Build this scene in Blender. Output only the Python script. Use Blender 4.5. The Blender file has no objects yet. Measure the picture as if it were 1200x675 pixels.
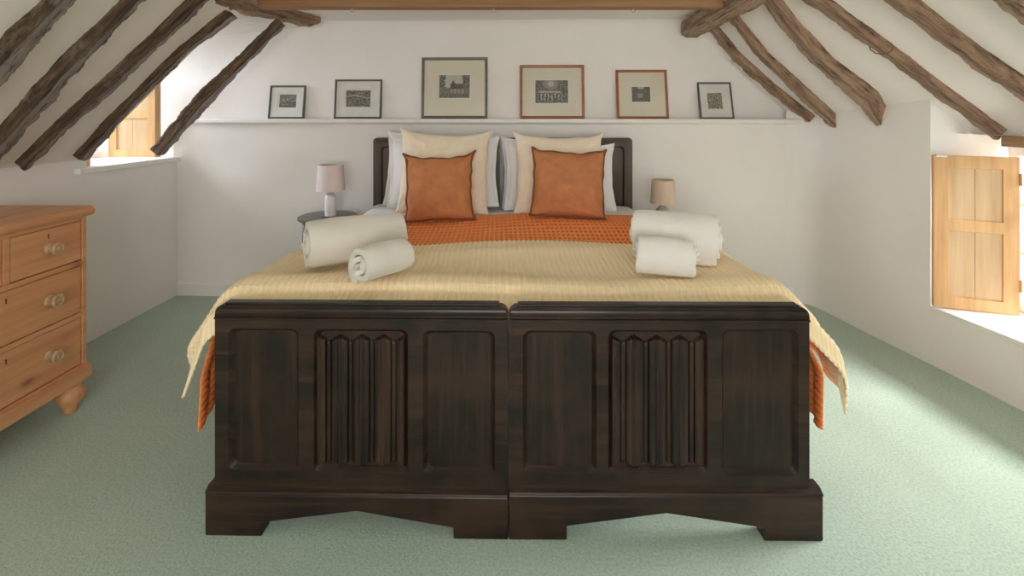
import bpy, bmesh, math, random
import numpy as np
from mathutils import Vector, Matrix, noise as mnoise

random.seed(7)
S = bpy.context.scene
C = S.collection
F, CX, CY, H = 582.0, 600.0, 136.0, 1.321      # focal length in px, principal point, eye height
PI = math.pi
def lerp(a, b, t): return a + (b - a) * t

def P(x, y, d):
    return Vector(((x - CX) * d / F, d, H - (y - CY) * d / F))

# ------------------------------------------------------------------ materials
def new_mat(name):
    m = bpy.data.materials.new(name); m.use_nodes = True
    nt = m.node_tree; b = nt.nodes['Principled BSDF']
    return m, nt, b

def N(nt, t, **kw):
    n = nt.nodes.new(t)
    for k, v in kw.items():
        if k in n.inputs.keys(): n.inputs[k].default_value = v
        else: setattr(n, k, v)
    return n

def ramp(nt, fac, stops):
    r = nt.nodes.new('ShaderNodeValToRGB')
    el = r.color_ramp.elements
    while len(el) < len(stops): el.new(0.5)
    for e, (p, c) in zip(el, stops):
        e.position = p; e.color = (*c, 1) if len(c) == 3 else c
    nt.links.new(fac, r.inputs[0])
    return r

def coords(nt, kind='Object', scale=(1, 1, 1), rot=(0, 0, 0)):
    tc = nt.nodes.new('ShaderNodeTexCoord'); mp = nt.nodes.new('ShaderNodeMapping')
    mp.inputs['Scale'].default_value = scale; mp.inputs['Rotation'].default_value = rot
    nt.links.new(tc.outputs[kind], mp.inputs[0])
    return mp.outputs[0]

def add_bump(nt, b, height, strength=0.3, dist=0.01, prev=None):
    bp = N(nt, 'ShaderNodeBump', Strength=strength, Distance=dist)
    nt.links.new(height, bp.inputs['Height'])
    if prev is not None: nt.links.new(prev, bp.inputs['Normal'])
    nt.links.new(bp.outputs[0], b.inputs['Normal'])
    return bp.outputs[0]

def noise(nt, vec, scale, detail=4, rough=0.6):
    n = N(nt, 'ShaderNodeTexNoise', Scale=scale, Detail=detail, Roughness=rough)
    nt.links.new(vec, n.inputs['Vector'])
    return n.outputs[0]

def plaster(name, c1, c2, rough=0.85):
    m, nt, b = new_mat(name)
    v = coords(nt)
    n1 = noise(nt, v, 1.3, 5); n2 = noise(nt, v, 9, 6); n3 = noise(nt, v, 90, 3)
    r = ramp(nt, n1, [(0.35, c1), (0.65, c2)])
    nt.links.new(r.outputs[0], b.inputs['Base Color'])
    b.inputs['Roughness'].default_value = rough
    p = add_bump(nt, b, n2, 0.25, 0.012)
    add_bump(nt, b, n3, 0.12, 0.002, p)
    return m

def plain(name, c, rough=0.6, metal=0.0, bump=0.0, bscale=60, var=0.06):
    m, nt, b = new_mat(name)
    v = coords(nt)
    n1 = noise(nt, v, bscale * 0.3, 4)
    lo = tuple(x * (1 - var) for x in c); hi = tuple(min(1, x * (1 + var)) for x in c)
    r = ramp(nt, n1, [(0.3, lo), (0.7, hi)])
    nt.links.new(r.outputs[0], b.inputs['Base Color'])
    b.inputs['Roughness'].default_value = rough; b.inputs['Metallic'].default_value = metal
    if bump: add_bump(nt, b, noise(nt, v, bscale, 4), bump, 0.003)
    return m

def wood(name, axis, dark, mid, light, rough=0.5, fine=1.0, knots=False, bump=0.15, mottle=None, coat=0.0, spec=0.5):
    """grain runs along axis (0,1,2) in object space"""
    m, nt, b = new_mat(name)
    sc = [14.0 * fine] * 3; sc[axis] = 0.9 * fine
    v = coords(nt, 'Object', tuple(sc))
    n1 = noise(nt, v, 1.6, 7, 0.62)
    sc2 = [70.0 * fine] * 3; sc2[axis] = 2.2 * fine
    n2 = noise(nt, coords(nt, 'Object', tuple(sc2)), 1.5, 4, 0.6)
    add = N(nt, 'ShaderNodeMath', operation='MULTIPLY_ADD'); add.inputs[1].default_value = 0.35
    nt.links.new(n2, add.inputs[0]); nt.links.new(n1, add.inputs[2])
    r = ramp(nt, add.outputs[0], [(0.42, dark), (0.66, mid), (0.9, light)])
    col = r.outputs[0]
    if mottle:
        n3 = noise(nt, coords(nt, 'Object', (1, 1, 1)), 5.5, 5, 0.6)
        f = ramp(nt, n3, [(0.42, (0, 0, 0)), (0.72, (1, 1, 1))])
        mx = N(nt, 'ShaderNodeMixRGB'); mx.inputs[2].default_value = (*mottle, 1)
        nt.links.new(f.outputs[0], mx.inputs[0]); nt.links.new(col, mx.inputs[1]); col = mx.outputs[0]
    if knots:
        ks = [7.0] * 3; ks[axis] = 3.2
        vo = N(nt, 'ShaderNodeTexVoronoi', Scale=1.0, Randomness=1.0)
        nt.links.new(coords(nt, 'Object', tuple(ks)), vo.inputs['Vector'])
        f = ramp(nt, vo.outputs['Distance'], [(0.07, (0.9, 0.9, 0.9)), (0.11, (0.45, 0.45, 0.45)), (0.15, (0.15, 0.15, 0.15)), (0.24, (0, 0, 0))])
        mx = N(nt, 'ShaderNodeMixRGB'); mx.inputs[2].default_value = (dark[0] * 0.45, dark[1] * 0.38, dark[2] * 0.35, 1)
        nt.links.new(f.outputs[0], mx.inputs[0]); nt.links.new(col, mx.inputs[1]); col = mx.outputs[0]
    nt.links.new(col, b.inputs['Base Color'])
    b.inputs['Roughness'].default_value = rough
    b.inputs['Coat Weight'].default_value = coat; b.inputs['Specular IOR Level'].default_value = spec
    if coat: b.inputs['Coat Roughness'].default_value = 0.22
    add_bump(nt, b, add.outputs[0], bump, 0.004)
    return m

def fabric(name, c, rough=0.9, weave=900, bump=0.25, var=0.05, wrinkle=0.0, sheen=0.0, c2=None, second=None):
    m, nt, b = new_mat(name)
    v = coords(nt)
    n1 = noise(nt, v, 14, 5); nf = noise(nt, v, weave, 2)
    lo = tuple(x * (1 - var) for x in c); hi = c2 or tuple(min(1, x * (1 + var)) for x in c)
    r = ramp(nt, n1, [(0.3, lo), (0.7, hi)])
    col = r.outputs[0]
    if second:                                   # shade in the recesses of the knit, painted in as a darker colour
        a = N(nt, 'ShaderNodeAttribute', attribute_name='recess_shade'); mx = N(nt, 'ShaderNodeMixRGB'); mx.inputs[2].default_value = (*second, 1)
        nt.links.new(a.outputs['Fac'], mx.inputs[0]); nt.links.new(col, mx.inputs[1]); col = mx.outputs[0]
    nt.links.new(col, b.inputs['Base Color'])
    b.inputs['Roughness'].default_value = rough
    b.inputs['Sheen Weight'].default_value = sheen
    p = add_bump(nt, b, nf, bump, 0.0015)
    if wrinkle: add_bump(nt, b, noise(nt, v, 9, 3), wrinkle, 0.03, p)
    return m

M = {}
M['wall'] = plaster('white_plaster', (0.81, 0.785, 0.765), (0.86, 0.838, 0.818))
M['slope'] = plaster('sloping_plaster', (0.83, 0.795, 0.755), (0.88, 0.848, 0.812))
M['trim'] = plain('white_gloss_paint', (0.83, 0.82, 0.80), 0.45, var=0.03)
OD, OM_, OL = (0.0035, 0.002, 0.0014), (0.011, 0.0052, 0.003), (0.060, 0.027, 0.015)
for a, ax in enumerate('xyz'):
    M['oak_' + ax] = wood('dark_oak_' + ax, a, OD, OM_, OL, 0.40, 1.0, mottle=(0.038, 0.0175, 0.0105), bump=0.12, coat=0.22, spec=0.30)
    M['pine_' + ax] = wood('waxed_pine_' + ax, a, (0.49, 0.215, 0.095), (0.63, 0.31, 0.150), (0.73, 0.40, 0.205), 0.42, 0.55, knots=True, bump=0.05)
    M['shutter_' + ax] = wood('honey_pine_' + ax, a, (0.46, 0.24, 0.095), (0.60, 0.35, 0.15), (0.70, 0.45, 0.22), 0.45, 0.7, knots=True, bump=0.05)
    M['shutpanel_' + ax] = wood('pale_pine_' + ax, a, (0.44, 0.275, 0.14), (0.55, 0.37, 0.20), (0.64, 0.46, 0.27), 0.5, 0.7, bump=0.05)
M['headboard_z'] = wood('brown_oak_z', 2, (0.025, 0.015, 0.011), (0.060, 0.036, 0.027), (0.11, 0.07, 0.052), 0.42, 1.0, bump=0.12, coat=0.2)
M['headboard_x'] = wood('brown_oak_x', 0, (0.025, 0.015, 0.011), (0.060, 0.036, 0.027), (0.11, 0.07, 0.052), 0.42, 1.0, bump=0.12, coat=0.2)
M['knob'] = wood('turned_pale_wood', 0, (0.36, 0.22, 0.12), (0.50, 0.33, 0.19), (0.60, 0.42, 0.26), 0.4, 2.0)
M['dark'] = plain('dark_iron', (0.03, 0.025, 0.022), 0.5)
M['iron'] = plain('rusty_iron', (0.20, 0.12, 0.07), 0.6, 0.4)
M['steel'] = plain('pale_metal', (0.6, 0.6, 0.58), 0.3, 0.9)
M['tabletop'] = wood('grey_brown_table', 0, (0.05, 0.04, 0.035), (0.10, 0.085, 0.075), (0.16, 0.14, 0.125), 0.35, 1.0)

def timber(name, dark, mid, light, silver):
    m, nt, b = new_mat(name)
    # u = along the timber, v = around it
    v = coords(nt, 'UV', (1.6, 26, 1)); n1 = noise(nt, v, 1.5, 8, 0.68)
    v2 = coords(nt, 'UV', (6, 110, 1)); n2 = noise(nt, v2, 1.3, 5, 0.7)
    v3 = coords(nt, 'Object', (1, 1, 1)); n3 = noise(nt, v3, 4.5, 6, 0.65); n4 = noise(nt, v3, 38, 6, 0.7)
    add = N(nt, 'ShaderNodeMath', operation='MULTIPLY_ADD'); add.inputs[1].default_value = 0.5
    nt.links.new(n2, add.inputs[0]); nt.links.new(n1, add.inputs[2])
    r = ramp(nt, add.outputs[0], [(0.60, dark), (0.74, mid), (0.92, light)])
    wa = N(nt, 'ShaderNodeAttribute', attribute_name='lit_weathered')
    ad = N(nt, 'ShaderNodeMath', operation='MULTIPLY_ADD'); ad.inputs[1].default_value = 0.30
    nt.links.new(wa.outputs['Fac'], ad.inputs[0]); nt.links.new(n3, ad.inputs[2])
    f = ramp(nt, ad.outputs[0], [(0.56, (0, 0, 0)), (0.74, (1, 1, 1))])
    mx = N(nt, 'ShaderNodeMixRGB')
    sv = ramp(nt, add.outputs[0], [(0.62, tuple(x * .25 for x in silver)), (0.72, tuple(x * .75 for x in silver)), (0.90, silver)])
    nt.links.new(sv.outputs[0], mx.inputs[2])
    fm = N(nt, 'ShaderNodeMath', operation='MULTIPLY'); fm.inputs[1].default_value = 0.92
    nt.links.new(f.outputs[0], fm.inputs[0]); nt.links.new(fm.outputs[0], mx.inputs[0]); nt.links.new(r.outputs[0], mx.inputs[1])
    nt.links.new(mx.outputs[0], b.inputs['Base Color'])
    b.inputs['Roughness'].default_value = 0.85
    p = add_bump(nt, b, add.outputs[0], 1.0, 0.022)
    add_bump(nt, b, n4, 0.7, 0.010, p)
    return m
M['timber_left'] = timber('weathered_brown_timber', (0.030, 0.018, 0.010), (0.115, 0.072, 0.042), (0.26, 0.18, 0.115), (0.46, 0.395, 0.36))
M['timber_right'] = timber('warm_brown_timber', (0.10, 0.06, 0.04), (0.33, 0.205, 0.135), (0.52, 0.36, 0.245), (0.58, 0.41, 0.285))
M['sawn_x'] = wood('sawn_brown_beam', 0, (0.20, 0.095, 0.04), (0.31, 0.16, 0.075), (0.40, 0.23, 0.12), 0.7, 0.8)
M['lintel_y'] = wood('brown_lintel', 1, (0.20, 0.11, 0.06), (0.31, 0.18, 0.10), (0.42, 0.27, 0.16), 0.7, 0.9)

def carpet():
    m, nt, b = new_mat('sage_green_carpet')
    v = coords(nt)
    n1 = noise(nt, v, 1.2, 4); n2 = noise(nt, v, 105, 4, 0.75); n3 = noise(nt, v, 300, 2, 0.8)
    r = ramp(nt, n2, [(0.26, (0.30, 0.41, 0.33)), (0.5, (0.48, 0.605, 0.51)), (0.74, (0.60, 0.71, 0.63))])
    r2 = ramp(nt, n1, [(0.3, (0.92, 0.92, 0.92)), (0.7, (1.05, 1.05, 1.05))])
    mx = N(nt, 'ShaderNodeMixRGB', blend_type='MULTIPLY'); mx.inputs[0].default_value = 1
    nt.links.new(r.outputs[0], mx.inputs[1]); nt.links.new(r2.outputs[0], mx.inputs[2])
    nt.links.new(mx.outputs[0], b.inputs['Base Color'])
    b.inputs['Roughness'].default_value = 1.0; b.inputs['Specular IOR Level'].default_value = 0.1
    b.inputs['Sheen Weight'].default_value = 0.15
    p = add_bump(nt, b, n2, 0.6, 0.010)
    add_bump(nt, b, n3, 0.5, 0.005, p)
    return m
M['carpet'] = carpet()
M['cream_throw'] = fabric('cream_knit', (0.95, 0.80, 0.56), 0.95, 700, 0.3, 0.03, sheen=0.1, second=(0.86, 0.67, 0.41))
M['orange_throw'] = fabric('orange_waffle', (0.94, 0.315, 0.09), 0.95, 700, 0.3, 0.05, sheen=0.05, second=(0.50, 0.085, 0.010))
M['white_cotton'] = fabric('white_cotton', (0.80, 0.80, 0.81), 0.9, 1200, 0.1, 0.02, wrinkle=0.25)
M['cream_linen'] = fabric('cream_cotton', (0.86, 0.755, 0.61), 0.85, 900, 0.15, 0.05, wrinkle=0.5)
M['tan_linen'] = fabric('tan_linen', (0.50, 0.20, 0.083), 0.9, 420, 0.4, 0.14, wrinkle=0.3)
M['tan_trim'] = fabric('brown_binding', (0.22, 0.075, 0.03), 0.9, 600, 0.3, 0.1)
M['towel'] = fabric('white_terry', (0.80, 0.785, 0.76), 1.0, 260, 0.8, 0.03, sheen=0.3)
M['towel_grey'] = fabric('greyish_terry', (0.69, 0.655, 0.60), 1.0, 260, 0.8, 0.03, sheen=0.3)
M['mattress'] = fabric('mattress_ticking', (0.7, 0.68, 0.64), 0.9, 300, 0.2)
M['shade_pink'] = fabric('pinkish_lampshade', (0.72, 0.62, 0.61), 0.8, 900, 0.15)
M['shade_beige'] = fabric('beige_lampshade', (0.68, 0.54, 0.42), 0.8, 900, 0.15)
M['ceramic_white'] = plain('white_ceramic', (0.80, 0.78, 0.78), 0.35, var=0.03)
M['ceramic_green'] = plain('celadon_ceramic', (0.60, 0.59, 0.48), 0.3, var=0.05)
M['frame_grey'] = wood('grey_black_frame', 0, (0.055, 0.053, 0.05), (0.085, 0.082, 0.075), (0.12, 0.115, 0.105), 0.4, 1.5)
M['frame_bronze'] = wood('grey_brown_frame', 0, (0.075, 0.065, 0.05), (0.12, 0.105, 0.082), (0.17, 0.15, 0.12), 0.35, 1.5)
M['frame_red'] = wood('red_brown_frame', 0, (0.21, 0.06, 0.02), (0.32, 0.10, 0.035), (0.40, 0.145, 0.055), 0.4, 1.5)
M['mat_white'] = plain('white_mount_board', (0.74, 0.73, 0.69), 0.85, var=0.015)
M['mat_cream'] = plain('cream_mount_board', (0.70, 0.645, 0.53), 0.85, var=0.015)

def ink():
    m, nt, b = new_mat('ink_print')
    a = N(nt, 'ShaderNodeAttribute', attribute_name='ink')
    r = ramp(nt, a.outputs['Fac'], [(0.0, (0.018, 0.017, 0.015)), (1.0, (0.58, 0.55, 0.47))])
    nt.links.new(r.outputs[0], b.inputs['Base Color']); b.inputs['Roughness'].default_value = 0.8
    return m
M['ink'] = ink()

def glass():
    m = bpy.data.materials.new('clear_glass'); m.use_nodes = True
    nt = m.node_tree; nt.nodes.remove(nt.nodes['Principled BSDF'])
    t = nt.nodes.new('ShaderNodeBsdfTransparent'); g = N(nt, 'ShaderNodeBsdfGlossy', Roughness=0.02)
    mx = nt.nodes.new('ShaderNodeMixShader'); mx.inputs[0].default_value = 0.035
    nt.links.new(t.outputs[0], mx.inputs[1]); nt.links.new(g.outputs[0], mx.inputs[2])
    nt.links.new(mx.outputs[0], nt.nodes['Material Output'].inputs[0])
    return m
M['glass'] = glass()

# ------------------------------------------------------------------ mesh helpers
class MB:
    def __init__(s): s.v = []; s.f = []; s.uv = {}
    def quad_grid(s, pts, closed_u=False, closed_v=False, flip=False):
        """pts: rows of points"""
        b = len(s.v); nr, nc = len(pts), len(pts[0])
        for r in pts: s.v.extend(tuple(p) for p in r)
        for i in range(nr if closed_u else nr - 1):
            for j in range(nc if closed_v else nc - 1):
                a, q = i, (i + 1) % nr; c, e = j, (j + 1) % nc
                f = (b + a * nc + c, b + a * nc + e, b + q * nc + e, b + q * nc + c)
                s.f.append(f[::-1] if flip else f)
        return b
    def box(s, lo, hi):
        b = len(s.v); (x0, y0, z0), (x1, y1, z1) = lo, hi
        s.v += [(x0,y0,z0),(x1,y0,z0),(x1,y1,z0),(x0,y1,z0),(x0,y0,z1),(x1,y0,z1),(x1,y1,z1),(x0,y1,z1)]
        s.f += [tuple(b + i for i in q) for q in ((0,3,2,1),(4,5,6,7),(0,1,5,4),(1,2,6,5),(2,3,7,6),(3,0,4,7))]
        return s
    def prism(s, poly, fn0, fn1):
        """poly: 2-D points; fn0/fn1 map a point to the two ends"""
        b = len(s.v); n = len(poly)
        s.v += [tuple(fn0(p)) for p in poly] + [tuple(fn1(p)) for p in poly]
        s.f.append(tuple(b + i for i in range(n))[::-1]); s.f.append(tuple(b + n + i for i in range(n)))
        for i in range(n):
            j = (i + 1) % n; s.f.append((b + i, b + j, b + n + j, b + n + i))
        return s
    def lathe(s, prof, n=32, fn=lambda x, y, z: (x, y, z)):
        """prof: (radius, height) from bottom to top"""
        rows = []
        for r, z in prof:
            rows.append([fn(r * math.cos(2 * PI * k / n), r * math.sin(2 * PI * k / n), z) for k in range(n)])
        b = s.quad_grid(rows, closed_v=True)
        if prof[0][0] > 1e-6: s.f.append(tuple(b + k for k in range(n))[::-1])
        if prof[-1][0] > 1e-6: s.f.append(tuple(b + (len(prof) - 1) * n + k for k in range(n)))
        return s
    def tube(s, path, rad, n=10, closed=False, flat=None):
        path = [Vector(p) for p in path]; m = len(path); rows = []
        up = None
        for i, p in enumerate(path):
            a = path[(i - 1) % m] if (closed or i) else p
            c = path[(i + 1) % m] if (closed or i < m - 1) else p
            t = (c - a).normalized()
            if up is None:
                up = Vector((0, 0, 1)) if abs(t.z) < 0.9 else Vector((1, 0, 0))
            x = t.cross(up).normalized(); up = x.cross(t).normalized()
            r = rad[i] if isinstance(rad, (list, tuple)) else rad
            rows.append([p + x * (r * math.cos(2 * PI * k / n)) + up * ((flat or 1) * r * math.sin(2 * PI * k / n)) for k in range(n)])
        b = s.quad_grid(rows, closed_u=closed, closed_v=True)
        if not closed:
            s.f.append(tuple(b + k for k in range(n))[::-1]); s.f.append(tuple(b + (m - 1) * n + k for k in range(n)))
        return s
    def build(s, name, mat, parent=None, smooth=False, bevel=0.0, kind=None, uvs=None, segs=2):
        me = bpy.data.meshes.new(name); me.from_pydata(s.v, [], s.f)
        bm = bmesh.new(); bm.from_mesh(me); bmesh.ops.recalc_face_normals(bm, faces=bm.faces); bm.to_mesh(me); bm.free()
        me.materials.append(M[mat])
        if smooth: me.polygons.foreach_set('use_smooth', [True] * len(me.polygons))
        if uvs is not None:
            ul = me.uv_layers.new(name='UVMap')
            for l in me.loops: ul.data[l.index].uv = uvs[l.vertex_index]
        me.update()
        o = bpy.data.objects.new(name, me); C.objects.link(o)
        if parent: o.parent = parent
        if bevel:
            md = o.modifiers.new('bevel', 'BEVEL'); md.width = bevel; md.segments = segs; md.limit_method = 'ANGLE'; md.angle_limit = math.radians(40)
        if kind: o['kind'] = kind
        return o

def thing(name, label, cat, loc=(0, 0, 0), rot=(0, 0, 0), group=None, kind=None):
    o = bpy.data.objects.new(name, None); C.objects.link(o)
    o.location = loc; o.rotation_euler = rot; o.empty_display_size = 0.1
    if label: o['label'] = label
    if cat: o['category'] = cat
    if group: o['group'] = group
    if kind: o['kind'] = kind
    return o

def tag(o, label, cat, group=None, kind=None):
    o['label'] = label; o['category'] = cat
    if group: o['group'] = group
    if kind: o['kind'] = kind
    return o

def shade_angle(o, deg=35):
    me = o.data
    me.polygons.foreach_set('use_smooth', [True] * len(me.polygons))
    bm = bmesh.new(); bm.from_mesh(me)
    for e in bm.edges:
        e.smooth = not (len(e.link_faces) == 2 and e.calc_face_angle(0) > math.radians(deg))
    bm.to_mesh(me); bm.free()
    return o

# ------------------------------------------------------------------ the room
YREAR = -2.3
def back_y(x): return 3.597 - 0.0285 * x           # lower back wall face
def gable_y(x): return back_y(x) + 0.105           # wall above the ledge
def right_x(d): return 2.086 + 0.155 * (3.53 - max(d, 1.55))
def left_slope_z(x): return 1.07 + (x + 2.47)
def right_slope_z(x, d): return 1.30 + 0.957 * (2.10 - x) + 0.276 * (3.5 - max(d, 1.9))
ZC = 2.04

def bulge(p, a=0.008, s=1.4):
    return a * mnoise.noise(Vector(p) * s)

m = MB(); m.quad_grid([[(x, y, 0) for x in np.linspace(-3.2, 3.2, 9)] for y in np.linspace(YREAR - .1, 3.9, 9)])
m.build('floor', 'carpet', kind='structure')

# left wall: knee wall, lower under the window recess
m = MB()
ys = list(np.linspace(YREAR, 2.88, 16)); zs = np.linspace(0, 1.10, 6)
m.quad_grid([[(-2.47 + bulge((0, y, z)), y, z) for z in zs] for y in ys])
m.quad_grid([[(-2.47 + bulge((0, y, z)), y, z) for z in np.linspace(0, 1.0, 6)] for y in np.linspace(2.88, 3.70, 8)])
m.quad_grid([[(-2.47, 2.88, 0.9), (-2.47, 2.88, 1.1)], [(-3.05, 2.88, 0.9), (-3.05, 2.88, 1.1)]])
m.build('wall_left', 'wall', smooth=True, kind='structure')

# back wall: lower wall up to the ledge, gable above
m = MB()
xs = np.linspace(-2.50, 2.01, 26)
m.quad_grid([[(x, back_y(x) + bulge((x, 9, z), .006), z) for z in np.linspace(0, 1.275, 8)] for x in xs])
xs = np.linspace(-2.985, 2.5, 30)
m.quad_grid([[(x, gable_y(x) + bulge((x, 5, z), .006), z) for z in np.linspace(0.9, 2.3, 9)] for x in xs])
m.build('wall_back', 'wall', smooth=True, kind='structure')

# right wall: with a soft corner into the back wall; the window recess is cut out of it
m = MB()
yb = back_y(2.05)
corner = []
c0 = Vector((1.955, back_y(1.955))); c1 = Vector((2.07, 3.53)); c2 = Vector((right_x(3.40), 3.40))
for k in range(9):
    t = k / 8; corner.append(c0 * (1 - t) ** 2 + c1 * 2 * t * (1 - t) + c2 * t * t)
prof = [tuple(p) for p in corner] + [(right_x(d), d) for d in np.linspace(3.36, 2.64, 12)]
m.quad_grid([[(x + bulge((x, y, z), .010, 1.8), y, z) for z in np.linspace(0, 1.75, 14)] for x, y in prof])
far = [(right_x(d), d) for d in np.linspace(2.64, 1.36, 12)]
m.quad_grid([[(x + (bulge((x, y, z), .010, 1.8) if z < .3 else 0), y, z) for z in np.linspace(0, 0.305, 4)] for x, y in far])
near = [(right_x(d), d) for d in np.linspace(1.36, YREAR, 12)]
m.quad_grid([[(x, y, z) for z in np.linspace(0, 1.75, 8)] for x, y in near])
# reveals of the recess
rx = right_x(2.64)
m.quad_grid([[(rx + (2.85 - rx) * t + 0.0, 2.64 - 0.03 * t, z) for z in np.linspace(0.25, 1.75, 6)] for t in np.linspace(0, 1, 5)])
m.quad_grid([[(rx + (2.85 - rx) * t, 1.36, z) for z in np.linspace(0.25, 1.75, 6)] for t in np.linspace(0, 1, 5)])
# wall over and under the window
m.quad_grid([[(2.66, y, z) for z in (0.0, 0.33)] for y in (1.3, 2.7)])
m.quad_grid([[(2.66, y, z) for z in (1.17, 1.5)] for y in (1.3, 2.7)])
m.build('wall_right', 'wall', smooth=False, kind='structure')
bpy.data.objects['wall_right'].data.polygons.foreach_set('use_smooth', [True] * len(bpy.data.objects['wall_right'].data.polygons))

# rear wall, behind the camera, with a window added to let in fill light
m = MB()
for x0, x1, z0, z1 in ((-2.6, -1.0, 0, 2.3), (1.0, 2.6, 0, 2.3), (-1.0, 1.0, 0, 0.6), (-1.0, 1.0, 1.85, 2.3)):
    m.quad_grid([[(x0, YREAR, z0), (x0, YREAR, z1)], [(x1, YREAR, z0), (x1, YREAR, z1)]])
m.build('wall_rear', 'wall', kind='structure')

# ceilings
m = MB()
ys = np.linspace(YREAR, 2.86, 22)
m.quad_grid([[(x, y, left_slope_z(x) + bulge((x, y, 2), .010)) for x in np.linspace(-2.56, -1.45, 12)] for y in ys])
# slope over the window recess: only the strip by the ridge side, then the recess's own shallow ceiling
m.quad_grid([[(x, y, z) for x, z in ((-3.05, 1.86), (-2.3, 1.93), (-1.62, 1.985), (-1.45, 2.06))] for y in (2.86, 3.2, 3.5, 3.85)])
m.quad_grid([[(x, 2.86, left_slope_z(x) - .005 if k == 0 else 2.05) for k in (0, 1)] for x in np.linspace(-3.05, -1.45, 10)])
m.build('ceiling_left', 'slope', smooth=True, kind='structure')
shade_angle(bpy.data.objects['ceiling_left'], 30)

m = MB()
rows = []
for y in list(np.linspace(YREAR, 1.9, 10)) + list(np.linspace(2.0, 3.85, 22)):
    row = []
    off = 0.276 * (3.5 - max(y, 1.9))
    xt = 2.10 - (2.07 - 1.30 - off) / 0.957          # where it meets the flat ceiling
    xb = max(right_x(min(y, 3.53)) + 0.06, 2.14) if (y > 2.64 or y < 1.36) else 2.10 + (1.30 + off - 1.225) / 0.957
    for t in np.linspace(0, 1, 14):
        x = xt + (xb - xt) * t
        row.append((x, y, right_slope_z(x, y) + bulge((x, y, 7), .012)))
    rows.append(row)
m.quad_grid(rows)
m.quad_grid([[(x, y, 1.228) for x in (2.36, 2.9)] for y in (1.3, 2.68)])
m.build('ceiling_right', 'slope', smooth=True, kind='structure')
shade_angle(bpy.data.objects['ceiling_right'], 30)
m = MB(); m.quad_grid([[(x, y, ZC + bulge((x, y, 3), .006)) for x in np.linspace(-1.7, 2.1, 14)] for y in np.linspace(YREAR, 3.85, 16)])
m.build('ceiling', 'slope', smooth=True, kind='structure')

# ledge along the back wall
m = MB()
xl, xr = -2.36, 2.075
prof = [(-0.028, 1.268), (-0.034, 1.276), (-0.034, 1.294), (-0.028, 1.301), (0.13, 1.301), (0.13, 1.262), (-0.010, 1.262)]
m.prism(prof, lambda p: (xl, back_y(xl) + p[0], p[1]), lambda p: (xr, back_y(xr) + p[0], p[1]))
o = m.build('trim_1', 'trim', kind='structure', bevel=0.003)
LEDGE = 1.301

# skirting board
m = MB()
for xa, xb in ((-2.465, 2.0),):
    prof = [(0.006, 0.0), (-0.016, 0.0), (-0.016, 0.085), (-0.010, 0.094), (0.006, 0.094)]
    m.prism(prof, lambda p: (xa, back_y(xa) + p[0], p[1]), lambda p: (xb, back_y(xb) + p[0], p[1]))
m.build('baseboard_back', 'trim', kind='structure')

# ------------------------------------------------------------------ windows
def window_yz(name, x, y0, y1, z0, z1, cols, rows, t=0.05, depth=0.045):
    w = thing(name, None, None, (x, (y0 + y1) / 2, z0), kind='structure')
    a, hgt = (y1 - y0) / 2, z1 - z0
    m = MB()
    m.box((-depth/2, -a, 0), (depth/2, -a + t, hgt)).box((-depth/2, a - t, 0), (depth/2, a, hgt))
    m.box((-depth/2, -a + t, 0), (depth/2, a - t, t)).box((-depth/2, -a + t, hgt - t), (depth/2, a - t, hgt))
    m.build('window_frame', 'trim', w, bevel=0.004)
    m = MB()
    for c in range(1, cols):
        yc = -a + t + (2 * a - 2 * t) * c / cols
        wd = 0.03 if c * 2 == cols else 0.012
        m.box((-depth*.4, yc - wd, t), (depth*.4, yc + wd, hgt - t))
    for r in range(1, rows):
        zc = t + (hgt - 2 * t) * r / rows
        m.box((-depth*.3, -a + t, zc - .011), (depth*.3, a - t, zc + .011))
    m.build('glazing_bar', 'trim', w, bevel=0.002)
    m = MB(); m.box((-0.002, -a + t, t), (0.002, a - t, hgt - t)); m.build('glass', 'glass', w)
    return w
w1 = window_yz('window_1', -2.98, 2.90, 3.80, 1.02, 1.86, 4, 3)
m = MB()
m.box((-3.0 + 2.98, 2.80 - 3.35, -0.03), (2.98 - 2.435, 3.655 - 3.35, 0.004)); m.build('window_sill', 'trim', w1, bevel=0.006)
w2 = window_yz('window_2', 2.615, 1.38, 2.60, 0.325, 1.165, 4, 3)
m = MB()
q = [(right_x(2.64) - 0.004, 2.637), (right_x(1.37) - 0.004, 1.365), (2.64, 1.365), (2.64, 2.62)]
m.prism(q, lambda p: (p[0] - 2.615, p[1] - 1.99, -0.035), lambda p: (p[0] - 2.615, p[1] - 1.99, -0.012 + (0.012 if p[0] > 2.5 else 0)))
m.build('window_sill', 'trim', w2, bevel=0.004)
m = MB()
w3 = thing('added_window', None, None, (0, YREAR - 0.03, 0.6), kind='structure')  # unseen window, added to carry the fill light
for lo, hi in (((-1, -.03, 0), (-.93, .03, 1.25)), ((.93, -.03, 0), (1, .03, 1.25)), ((-.93, -.03, 0), (.93, .03, .07)), ((-.93, -.03, 1.18), (.93, .03, 1.25)), ((-.03, -.03, .07), (.03, .03, 1.18))):
    m.box(lo, hi)
m.build('window_frame', 'trim', w3, bevel=0.004)
m = MB(); m.box((-.93, -.002, .07), (.93, .002, 1.18)); m.build('glass', 'glass', w3)

# ------------------------------------------------------------------ panelled boards (used by beds and shutters)
def clip_rect(x0, x1, z0, z1, c):
    """rectangle with small clipped corners, counter-clockwise"""
    if c <= 0: return [(x0, z0), (x1, z0), (x1, z1), (x0, z1)]
    pts = []
    for (cx, cz, a0) in ((x1 - c, z0 + c, -90), (x1 - c, z1 - c, 0), (x0 + c, z1 - c, 90), (x0 + c, z0 + c, 180)):
        for k in range(4):
            a = math.radians(a0 + 90 * k / 3); pts.append((cx + c * math.cos(a), cz + c * math.sin(a)))
    return pts

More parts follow.
